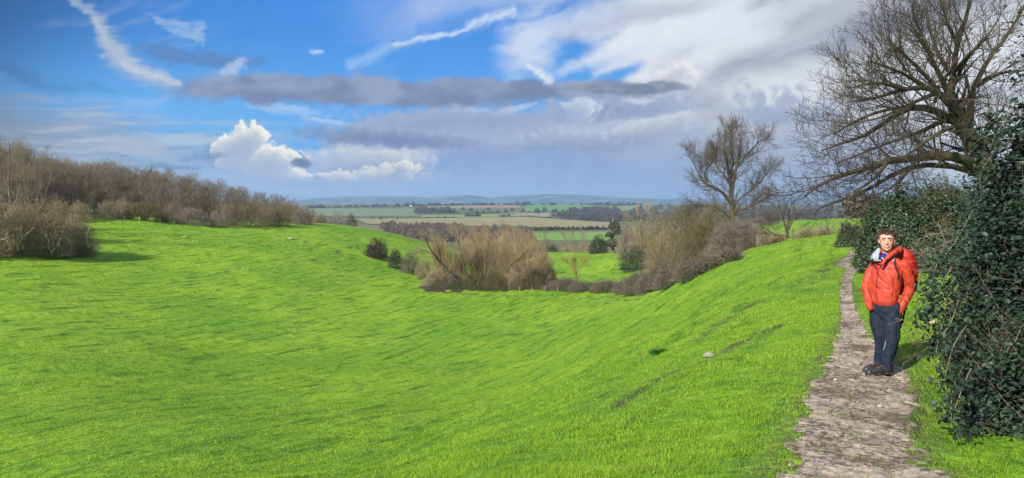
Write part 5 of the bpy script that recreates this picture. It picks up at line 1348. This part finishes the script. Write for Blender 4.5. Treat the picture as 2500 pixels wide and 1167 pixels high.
# ------------------------------------------------------------------ clouds: density fields computed here, mapped by direction on the world
def _lin(c):
    c = np.asarray(c, float) / 255.0
    return np.where(c <= .04045, c / 12.92, ((c + .055) / 1.055) ** 2.4)
SKX0, SKX1, SKY0, SKY1 = -260.0, 2760.0, -170.0, 510.0
def sky_window(step=2.2):
    nx = int((SKX1 - SKX0) / step); ny = int((SKY1 - SKY0) / step)
    X, Y = np.meshgrid(np.linspace(SKX0, SKX1, nx), np.linspace(SKY0, SKY1, ny))
    wx = fbm(X / 190, Y / 110, 301, 5) ; wy = fbm(X / 190 + 9, Y / 110 + 4, 302, 5)
    wx2 = fbm(X / 45, Y / 32, 303, 5, .55); wy2 = fbm(X / 45 + 3, Y / 32, 304, 5, .55)
    det = fbm(X / 60, Y / 36, 305, 6, .58)
    fine = fbm(X / 18, Y / 12, 306, 4, .6)
    hst = fbm((X + wx * 60) / 260, (Y + wy * 14) / 17, 307, 6, .55)
    def ell(px, py, rx, ry, rot=0, k1=0., k2=0.):
        dx = X - px + wx * k1 + wx2 * k2; dy = Y - py + wy * k1 * .6 + wy2 * k2 * .7
        a = math.radians(rot); c, s = math.cos(a), -math.sin(a)
        u = (dx * c + dy * s) / rx; v = (dy * c - dx * s) / ry
        return 1 - np.sqrt(u*u + v*v)
    def ss(x, a, b): return smooth01((x - a) / (b - a))
    C = np.zeros(X.shape + (3,)); A = np.zeros(X.shape)
    def over(col, a):
        nonlocal C, A
        a = np.clip(a, 0, 1); col = np.asarray(col)
        if col.ndim == 1: col = col[None, None, :]
        oa = a + A * (1 - a)
        C = np.where(oa[..., None] > 1e-5, (col * a[..., None] + C * (A * (1 - a))[..., None]) / np.maximum(oa, 1e-5)[..., None], C)
        A = oa
    def mix(c1, c2, t): t = np.clip(t, 0, 1)[..., None]; return np.asarray(c1) * (1 - t) + np.asarray(c2) * t
    L = _lin
    # general blue: darker to the upper left, paler to the horizon
    t = np.clip((Y + 50) / 520, 0, 1)
    blue = mix(mix(L((62, 138, 222)), L((104, 180, 242)), ss(t, .1, .75)), L((150, 196, 236)), ss(t, .70, 1.0))
    blue = mix(blue, L((24, 62, 112)), ss(600 - X - Y * 1.1, 0, 760) * .85)
    blue = mix(blue, L((70, 150, 240)), ss(X, 500, 900) * ss(X, 1600, 1100) * .4)
    over(blue, np.ones_like(X) * .93)
    # --- high veil, right
    a = math.radians(-20); p1 = X * math.cos(a) + Y * math.sin(a); p2 = Y * math.cos(a) - X * math.sin(a)
    st = fbm((p1 + wx * 120) / 420, (p2 + wy * 60) / 80, 311, 6, .48)
    st2 = fbm((p1 + wx * 200) / 700, (p2 + wy * 50) / 110, 312, 3, .42)
    st3 = fbm((p1) / 160 + wx, (p2 + wy * 30) / 20, 313, 6, .6)
    reg = ss(X + wx * 150 - (Y - 150) * .25, 1080, 1620)
    v = reg * 1.0 + st * .75 + st3 * .10 * reg + ss(X, 1500, 1800) * .7 - .10
    v = v - np.clip(ell(1385, 140, 150, 70, 12, 70, 20), 0, 1) * 1.1 - np.clip(ell(1500, 188, 110, 22, 24, 20, 10), 0, 1) * 1.2 - np.clip(ell(1790, 168, 90, 25, 20, 30, 10), 0, 1) * .35
    g = mix(L((230, 234, 242)), L((186, 192, 207)), ss(st2, -.12, .34))
    g = mix(g, L((232, 236, 236)), ss(ell(1960, 215, 420, 110, 14, 60, 10), -.05, .6) * .6)
    g = mix(g, L((140, 147, 164)), ss(ell(2050, 70, 560, 75, 13, 60, 0) + st2 * .5, -.2, .9) * .6)
    g = mix(g, L((110, 116, 128)), ss(ell(2300, -10, 520, 90, 8, 60, 0) + st2 * .5, -.2, 1.0) * .75)
    g = mix(g, L((150, 160, 182)), ss(ell(1520, 30, 320, 40, 6, 40, 10) + st * .4, -.1, .9) * .55)
    g = mix(g, L((198, 205, 214)), ss(Y, 250, 400) * .6)
    over(g, ss(v, .0, 1.05) * .97)
    over(L((186, 204, 238)), ss(ell(1080, 5, 360, 95, 10, 80, 10) + st * .5, -.05, 1.0) * .65)
    over(L((214, 226, 244)), ss(ell(1290, 110, 110, 150, -25, 60, 20) + st * .5 + st3 * .2, -.05, 1.0) * .85)
    over(L((222, 232, 246)), ss(ell(1420, 40, 260, 50, 10, 60, 20) + st3 * .2, .0, 1.0) * .6)
    for i, (x0, y0, x1, y1, w) in enumerate([(1330,190,1560,95,12), (1520,215,1760,120,16), (1640,160,1900,70,18), (1480,120,1700,60,10)]):
        dx, dy = x1 - x0, y1 - y0; ln = math.hypot(dx, dy); tt = ((X - x0)*dx + (Y - y0)*dy) / ln**2
        dd = np.abs((X - x0)*dy - (Y - y0)*dx) / ln + fine * 8 + wy2 * 10
        over(L((232, 237, 244)), ss(1 - dd / (w * 2), 0, 1) * ss(tt, -.1, .3) * ss(tt, 1.15, .7) * .55)
    # --- low streaky stratus, left
    e = ell(-60, 345, 760, 130, -5, 60, 20) + hst * .5 + .16
    lc = mix(L((142, 157, 178)), L((178, 188, 202)), ss(hst, -.25, .30))
    lc = mix(lc, L((104, 118, 134)), ss(200 - X + (300 - Y), -50, 350) * .75)
    over(lc, ss(e, -.05, .8) * .93)
    over(L((178, 198, 220)), ss(ell(470, 338, 190, 17, -6, 20, 8) + hst * .8, .0, .7) * .85)
    over(L((164, 190, 220)), ss(ell(560, 300, 240, 10, -2, 10, 4) + hst * .8, .0, .9) * .55)
    over(L((150, 180, 214)), ss(ell(350, 385, 260, 14, -2, 10, 4) + hst * .8, .0, .9) * .6)
    # --- haze bank at the horizon
    over(L((160, 190, 224)), ss(Y + wy * 30, 410, 490) * .75)
    # --- cloud masses shaded by marching toward the light (upper right)
    sx, sy = 1.0, -1.2
    def shift(D, k):
        ix = int(round(sx * k / step)); iy = int(round(sy * k / step)); out = np.zeros_like(D)
        Dp = np.pad(D, ((abs(iy), abs(iy)), (abs(ix), abs(ix))), mode='edge')
        return Dp[abs(iy) + iy: abs(iy) + iy + D.shape[0], abs(ix) + ix: abs(ix) + ix + D.shape[1]]
    def mass(field, lit, dark, thick=3.0, ext=1.0, reach=(3, 6, 11, 18, 28), soft=.35, alpha=1.0, base=None, basec=None):
        D = np.clip(field, 0, 1.2)
        tau = sum(shift(D, k) * w for k, w in zip(reach, np.diff((0,) + tuple(reach)))) / reach[-1]
        T = np.exp(-tau * ext * 2.2)
        T = T * (.75 + .5 * np.clip(shift(-D, 2) + D, -.3, .5) / .5 * .5 + .0)
        col = mix(dark, lit, np.clip(T * 1.25, 0, 1))
        if base is not None: col = mix(col, basec, base)
        over(col, (1 - np.exp(-D / soft * thick)) * alpha)
    def union(parts, k1=14, k2=12):
        e = None
        for p in parts:
            q = ell(*p, k1, k2); e = q if e is None else np.maximum(e, q)
        return e
    bil = 1 - np.abs(fbm((X + wx2 * 16) / 30, (Y + wy2 * 12) / 25, 321, 1)) * 2.2
    def billow(sc, seed, o=5):
        s = 0; a_ = 1; t_ = 0
        for i in range(o):
            n = np.abs(noise2((X + wx2 * 10) / sc * 2 ** i + 3.3 * i, (Y + wy2 * 8) / (sc * .85) * 2 ** i, seed + i)) * 2
            s = s + a_ * n; t_ += a_; a_ *= .55
        return s / t_
    b1 = billow(34, 331)
    b2 = billow(60, 341)
    # the shower cloud across the middle: smooth blue grey below, lumpy top
    e = np.maximum(ell(1330, 430, 660, 168, 2, 50, 26), np.maximum(ell(1760, 395, 520, 180, 0, 50, 20), ell(1080, 330, 340, 70, 3, 50, 25))) + b2 * .35 - .12 + det * .12
    colr = mix(L((140, 168, 214)), L((166, 179, 206)), ss(Y + wy * 50, 440, 320))
    colr = mix(colr, L((172, 182, 204)), ss(X + wx * 200, 1450, 2000) * .75)
    colr = mix(colr, L((118, 138, 176)), ss(ell(1420, 350, 330, 40, 6, 60, 20) + det * .4, 0, .8) * .55)
    colr = mix(colr, L((146, 172, 214)), ss(ell(1150, 420, 330, 70, 0, 60, 10), 0, .8) * .5)
    rain = fbm((X + (Y - 300) * .35) / 60, Y / 900, 351, 3)
    colr = mix(colr, L((112, 142, 194)), ss(rain, -.3, .5) * ss(Y, 340, 430) * .25)
    over(colr, ss(e, .0, .3) * .95)
    def lump_band(px, py, rx, ry, rot, lit, dark, amp=.55, thick=1.2, al=.85, k1=20, k2=14, b=None):
        f = ell(px, py, rx, ry, rot, k1, k2) * 1.1 + ((b1 if b is None else b) - .42) * amp
        mass(f, L(lit), L(dark), thick, 1.0, alpha=al, soft=.5)
    lump_band(1540, 320, 330, 34, 6, (206, 214, 228), (158, 170, 196), .5, 1.0, .8)
    lump_band(1640, 300, 170, 28, 8, (222, 226, 234), (170, 178, 198), .6, 1.3, .85)
    lump_band(1900, 325, 220, 26, -4, (206, 212, 222), (168, 176, 194), .5, 1.0, .6)
    lump_band(1745, 262, 62, 66, 20, (216, 220, 226), (168, 174, 190), .6, 1.1, .75)
    lump_band(1500, 262, 190, 34, 2, (160, 172, 200), (124, 140, 178), .5, 1.2, .75)
    lump_band(1420, 262, 44, 34, 0, (228, 236, 246), (160, 178, 210), .8, 1.4, .85)
    lump_band(1555, 244, 46, 10, 0, (226, 230, 238), (190, 198, 214), .5, 1.3, .8, 8, 8)
    lump_band(1880, 285, 140, 26, -6, (150, 166, 196), (136, 152, 182), .4, .9, .55)
    lump_band(1120, 262, 90, 13, -6, (204, 220, 242), (172, 192, 226), .5, 1.3, .75, 10, 12)
    lump_band(1260, 266, 60, 9, 16, (210, 222, 242), (180, 196, 226), .5, 1.3, .75, 8, 10)
    lump_band(1120, 292, 300, 30, 2, (160, 174, 206), (134, 150, 188), .5, .9, .7)
    lump_band(940, 338, 260, 24, -4, (132, 148, 184), (100, 118, 160), .45, 1.3, .88)
    lump_band(700, 268, 100, 16, -8, (196, 218, 244), (168, 196, 232), .5, 1.0, .7, 14, 14)
    lump_band(790, 296, 60, 7, -6, (200, 218, 242), (176, 198, 230), .5, 1.0, .7, 8, 8)
    over(L((170, 192, 226)), ss(Y + wy * 14 + det * 14, 448, 484) * .6)
    # --- left cumulus group
    f = union([(560, 425, 120, 70, 10), (620, 440, 130, 50, 0), (540, 380, 60, 24, -8)], 24, 16) + (b1 - .45) * .35
    over(mix(L((132, 158, 202)), L((160, 186, 222)), ss(Y + wy2 * 12, 370, 450)), ss(f, .0, .35) * .93)
    f = union([(880, 420, 190, 55, 0), (960, 400, 110, 40, 10)], 30, 18) + (b1 - .42) * .4
    mass(f, L((214, 218, 226)), L((142, 160, 196)), 1.2, 1.2, soft=.5, alpha=.9)
    f = union([(850, 378, 150, 24, 2), (960, 386, 90, 22, 0)], 22, 16) + (b1 - .42) * .6
    mass(f, L((230, 230, 226)), L((170, 184, 208)), 1.0, 1.1, soft=.5, alpha=.8)
    f = union([(930, 425, 90, 20, 4), (835, 432, 60, 16, -4), (990, 414, 40, 18, 0)], 14, 14) + (b1 - .42) * .95
    mass(f, L((250, 244, 226)), L((150, 166, 198)), 2.2, 1.5, soft=.45)
    f = union([(608, 344, 46, 40, 0), (572, 352, 34, 30, 0), (534, 372, 22, 22, 0), (632, 332, 24, 26, 0), (600, 374, 58, 26, 0),
               (560, 392, 34, 24, 0), (680, 392, 56, 34, 0), (655, 378, 36, 24, 0), (706, 425, 44, 26, 0), (640, 410, 60, 28, 0), (600, 400, 36, 26, 0)], 9, 9)
    f = f * 1.5 + (b1 - .40) * 1.0
    mass(f, L((255, 252, 236)), L((166, 182, 208)), 3.2, 1.15, soft=.32, base=ss(Y + wy2 * 14, 425, 462) * .7, basec=L((150, 168, 204)))
    lump_band(735, 400, 30, 13, -10, (92, 114, 154), (72, 96, 138), .5, 2.0, .95, 6, 10)
    lump_band(420, 408, 85, 8, -5, (96, 128, 172), (80, 112, 158), .6, 1.4, .8, 10, 14)
    lump_band(500, 384, 70, 10, 4, (120, 148, 192), (104, 132, 178), .6, 1.4, .8, 10, 12)
    lump_band(780, 452, 150, 16, 0, (150, 170, 206), (126, 148, 190), .6, 1.0, .8)
    lump_band(820, 474, 180, 9, 0, (216, 222, 228), (180, 196, 220), .6, 1.0, .7)
    lump_band(985, 476, 22, 6, 0, (236, 230, 214), (190, 200, 218), .5, 1.4, .8, 4, 6)
    f = union([(1665, 172, 34, 22, 0), (1645, 186, 50, 18, 0), (1690, 180, 18, 14, 0)], 8, 8) * 1.3 + (b1 - .42) * .8
    mass(f, L((240, 241, 242)), L((188, 194, 206)), 2.2, 1.0, soft=.45, alpha=.95)
    # --- long dark band
    e = np.maximum(np.maximum(ell(880, 222, 500, 46, -2, 40, 16), ell(1250, 218, 520, 34, 0, 40, 14)), ell(700, 214, 330, 40, 2, 50, 18)) + det * .14 + hst * .08
    bc = mix(L((122, 137, 168)), L((152, 165, 192)), ss(fbm(X / 120, Y / 60, 399, 3, .4) - (Y - 225) / 160, -.3, .45))
    over(bc, ss(e, -.02, .42) * .95)
    e = np.maximum(ell(1600, 212, 112, 19, 3, 14, 10), ell(1490, 218, 150, 13, -2, 14, 8)) + det * .35
    over(mix(L((118, 130, 152)), L((146, 156, 174)), ss(det, -.25, .4)), ss(e, .0, .4) * .9)
    over(L((96, 122, 168)), ss(ell(470, 140, 190, 34, -8, 60, 20) + det * .5 + hst * .3, .0, .7) * .62)
    over(L((188, 204, 232)), ss(ell(566, 168, 46, 22, 30, 20, 18) + b1 * .5 - .2, .0, .7) * .7)
    over(L((44, 72, 112)), ss(ell(60, 185, 330, 28, -10, 70, 20) + hst * .5 + det * .3, .05, .9) * .28)
    # --- wisps and old contrails (centre lines, width varies)
    wf = fbm((X + Y * 1.1) / 13, (Y - X * .9) / 46, 361, 6, .62)
    wf2 = fbm(X / 50, Y / 9, 362, 6, .62)
    def trail(pts, ws, col, al, nz=.8, w_=None, fr=26):
        p = resample(np.array(pts, float), 90) if len(pts) > 2 else np.linspace(pts[0], pts[1], 90)
        w = np.interp(np.linspace(0, 1, 90), np.linspace(0, 1, len(ws)), ws)
        lo = p.min(0) - 90; hi = p.max(0) + 90; m = (X > lo[0]) & (X < hi[0]) & (Y > lo[1]) & (Y < hi[1])
        xs = (X + wx2 * fr)[m]; ys = (Y + wy2 * fr * .7)[m]; d = np.full(len(xs), 9.)
        for q, ww in zip(p, w): d = np.minimum(d, np.hypot(xs - q[0], ys - q[1]) / ww)
        f = np.zeros_like(X); f[m] = 1 - d
        n = wf if w_ is None else w_
        over(L(col), ss(f + n * nz * ss(f, -.6, .4), -.05, 1.0) * al * (m * 1.0))
    trail([(150,-20),(205,15),(232,45),(262,95),(292,140),(335,170),(385,195),(440,208)], [14,14,26,44,48,40,30,14], (164, 182, 206), .8, .55, wf2, 22)
    trail([(230,50),(255,95),(285,135),(330,160)], [16,30,34,18], (190, 200, 214), .6, .6, wf2, 20)
    trail([(300,160),(350,178),(400,192),(432,202)], [10,20,22,10], (206, 213, 222), .7, .5, wf2, 16)
    trail([(375,42),(430,62),(470,85),(488,106)], [12,26,26,10], (150, 184, 226), .8, .7, wf2, 34)
    trail([(440,62),(485,58),(470,88)], [10,18,12], (160, 190, 228), .55, 1.2, wf2, 30)
    trail([(855,158),(905,138),(960,110),(1040,94),(1110,78)], [20,26,18,11,9], (150, 192, 240), .8, .5, None, 10)
    trail([(960,108),(1040,92),(1120,77),(1150,62),(1200,42),(1250,28)], [8,9,9,14,17,16], (200, 218, 244), .95, .7, None, 14)
    trail([(1288,158),(1315,178),(1345,198)], [10,17,15], (226, 232, 242), .9, .8, None, 12)
    trail([(765,127),(785,127)], [11,9], (190, 216, 246), .9, .8, None, 12)
    over(L((176, 203, 234)), ss(Y, 380, 480) * ss(X, 2300, 900) * .55)
    C = C * (1 + .035 * fine[..., None] + .03 * det[..., None])
    return np.dstack([np.clip(C, 0, 4), A]).astype(np.float32)
# ------------------------------------------------------------------ sky, sun, camera
SUN_EL, SUN_AZ = 33.0, 160.0      # azimuth clockwise from the view direction (+Y)
SUN_EL, SUN_AZ = 31.0, 220.0      # azimuth clockwise from the view direction (+Y)
EXPO = 0.7
def build_sky():
    w = bpy.data.worlds.new('World'); S.world = w; w.use_nodes = True
    tree = w.node_tree; tree.nodes.clear(); nt = NT_(tree)
    out = nt.node('ShaderNodeOutputWorld'); bg = nt.node('ShaderNodeBackground'); bg.inputs[1].default_value = 0.10
    nt.l.new(bg.outputs[0], out.inputs[0])
    sk = nt.node('ShaderNodeTexSky', sky_type='NISHITA'); sk.sun_disc = False
    sk.sun_elevation = rad(SUN_EL); sk.sun_rotation = rad(SUN_AZ); sk.air_density = 1.0; sk.dust_density = 0.6; sk.ozone_density = 2.5
    x, y, z = nt.sep(coords(nt, 'Generated'))
    I = sky_window(); ny, nx = I.shape[:2]
    k = 10.0 / 2 ** EXPO
    px = I[::-1].copy(); px[..., :3] *= k
    im = bpy.data.images.new('cloud_field', nx, ny, alpha=True, float_buffer=True); im.colorspace_settings.name = 'Non-Color'
    im.alpha_mode = 'CHANNEL_PACKED'; im.pixels.foreach_set(px.ravel()); im.update()
    yy = y.max(.02)
    U = (x / yy * F + (CX - SKX0)) * (1 / (SKX1 - SKX0)); W = (z / yy * F - (CY - SKY1)) * (1 / (SKY1 - SKY0))
    ti = nt.node('ShaderNodeTexImage', interpolation='Cubic', extension='EXTEND'); ti.image = im
    nt.put(ti.inputs[0], nt.xyz(U, W, 0.0))
    away = (nt.ss((U - .5).abs(), .44, .49)).max(nt.ss(W, .80, .97)).max(nt.ss(y, .3, .1))
    oth = nt.noise(nt.xyz(x * 1.4 / (z.abs() + .25), y * 1.4 / (z.abs() + .25), 0.0), 1.3, 5, .55)
    base = nt.mix(1.0, V_(nt, sk.outputs[0]), (.55, .72, .95), 'MULTIPLY')
    g = nt.mix(nt.ss(oth, .40, .58) * .9, base, tuple(c * k for c in (.62, .65, .70)))
    col = nt.mix(V_(nt, ti.outputs[1]), base, V_(nt, ti.outputs[0]))
    col = nt.mix(away, col, g)
    nt.put(bg.inputs[0], col)
    w.cycles.sampling_method = 'MANUAL'; w.cycles.sample_map_resolution = 512

def build_light_cam():
    l = bpy.data.lights.new('sun', 'SUN'); l.energy = 4.3; l.angle = rad(2.0); l.color = (1.0, .94, .84)
    o = bpy.data.objects.new('sun', l); link(o)
    e, a = rad(SUN_EL), rad(SUN_AZ)
    d = Vector((math.sin(a)*math.cos(e), math.cos(a)*math.cos(e), math.sin(e)))
    o.rotation_euler = d.to_track_quat('Z', 'Y').to_euler()
    cam = bpy.data.cameras.new('camera'); cam.sensor_width = 36; cam.lens = F / 2500 * 36
    cam.shift_y = -(583.5 - CY) / 2500
    cam.clip_start = 0.05; cam.clip_end = 60000
    c = bpy.data.objects.new('camera', cam); link(c)
    c.location = (0, 0, 0); c.rotation_euler = (math.pi / 2, 0, 0)
    S.camera = c
    S.view_settings.view_transform = 'Standard'; S.view_settings.look = 'None'
    S.view_settings.exposure = EXPO; S.view_settings.gamma = 1.0
    S.cycles.use_denoising = True; S.cycles.denoising_prefilter = 'ACCURATE'; S.cycles.denoising_input_passes = 'RGB_ALBEDO_NORMAL'
    S.cycles.max_bounces = 6; S.cycles.diffuse_bounces = 3; S.cycles.transparent_max_bounces = 6
    S.cycles.volume_bounces = 0; S.cycles.sample_clamp_direct = 8; S.cycles.sample_clamp_indirect = 3
def build_haze():
    import bmesh
    bm = bmesh.new(); bmesh.ops.create_cube(bm, size=1.0)
    zt, zb, R = 150.0, -85.0, 30000.0
    for v in bm.verts:
        v.co.x *= 2*R; v.co.y *= 2*R; v.co.z = zt if v.co.z > 0 else zb
    me = bpy.data.meshes.new('haze'); bm.to_mesh(me); bm.free()
    m = bpy.data.materials.new('haze_air'); m.use_nodes = True; t = m.node_tree; t.nodes.clear()
    out = t.nodes.new('ShaderNodeOutputMaterial'); pv = t.nodes.new('ShaderNodeVolumePrincipled')
    pv.inputs['Color'].default_value = (.44, .68, 1.0, 1); pv.inputs['Density'].default_value = HAZE
    pv.inputs['Anisotropy'].default_value = 0.1
    t.links.new(pv.outputs[0], out.inputs['Volume'])
    me.materials.append(m)
    o = bpy.data.objects.new('haze', me); link(o); tag(o, kind='stuff')
HAZE = 9.2e-5
random.seed(7)
import time as _tm
_t0 = _tm.time()
for fn in (build_ground, build_path, build_far, build_grass, build_veg, build_person, build_small, build_haze, build_sky, build_light_cam):
    fn(); print('STEP', fn.__name__, round(_tm.time() - _t0, 1), flush=True)
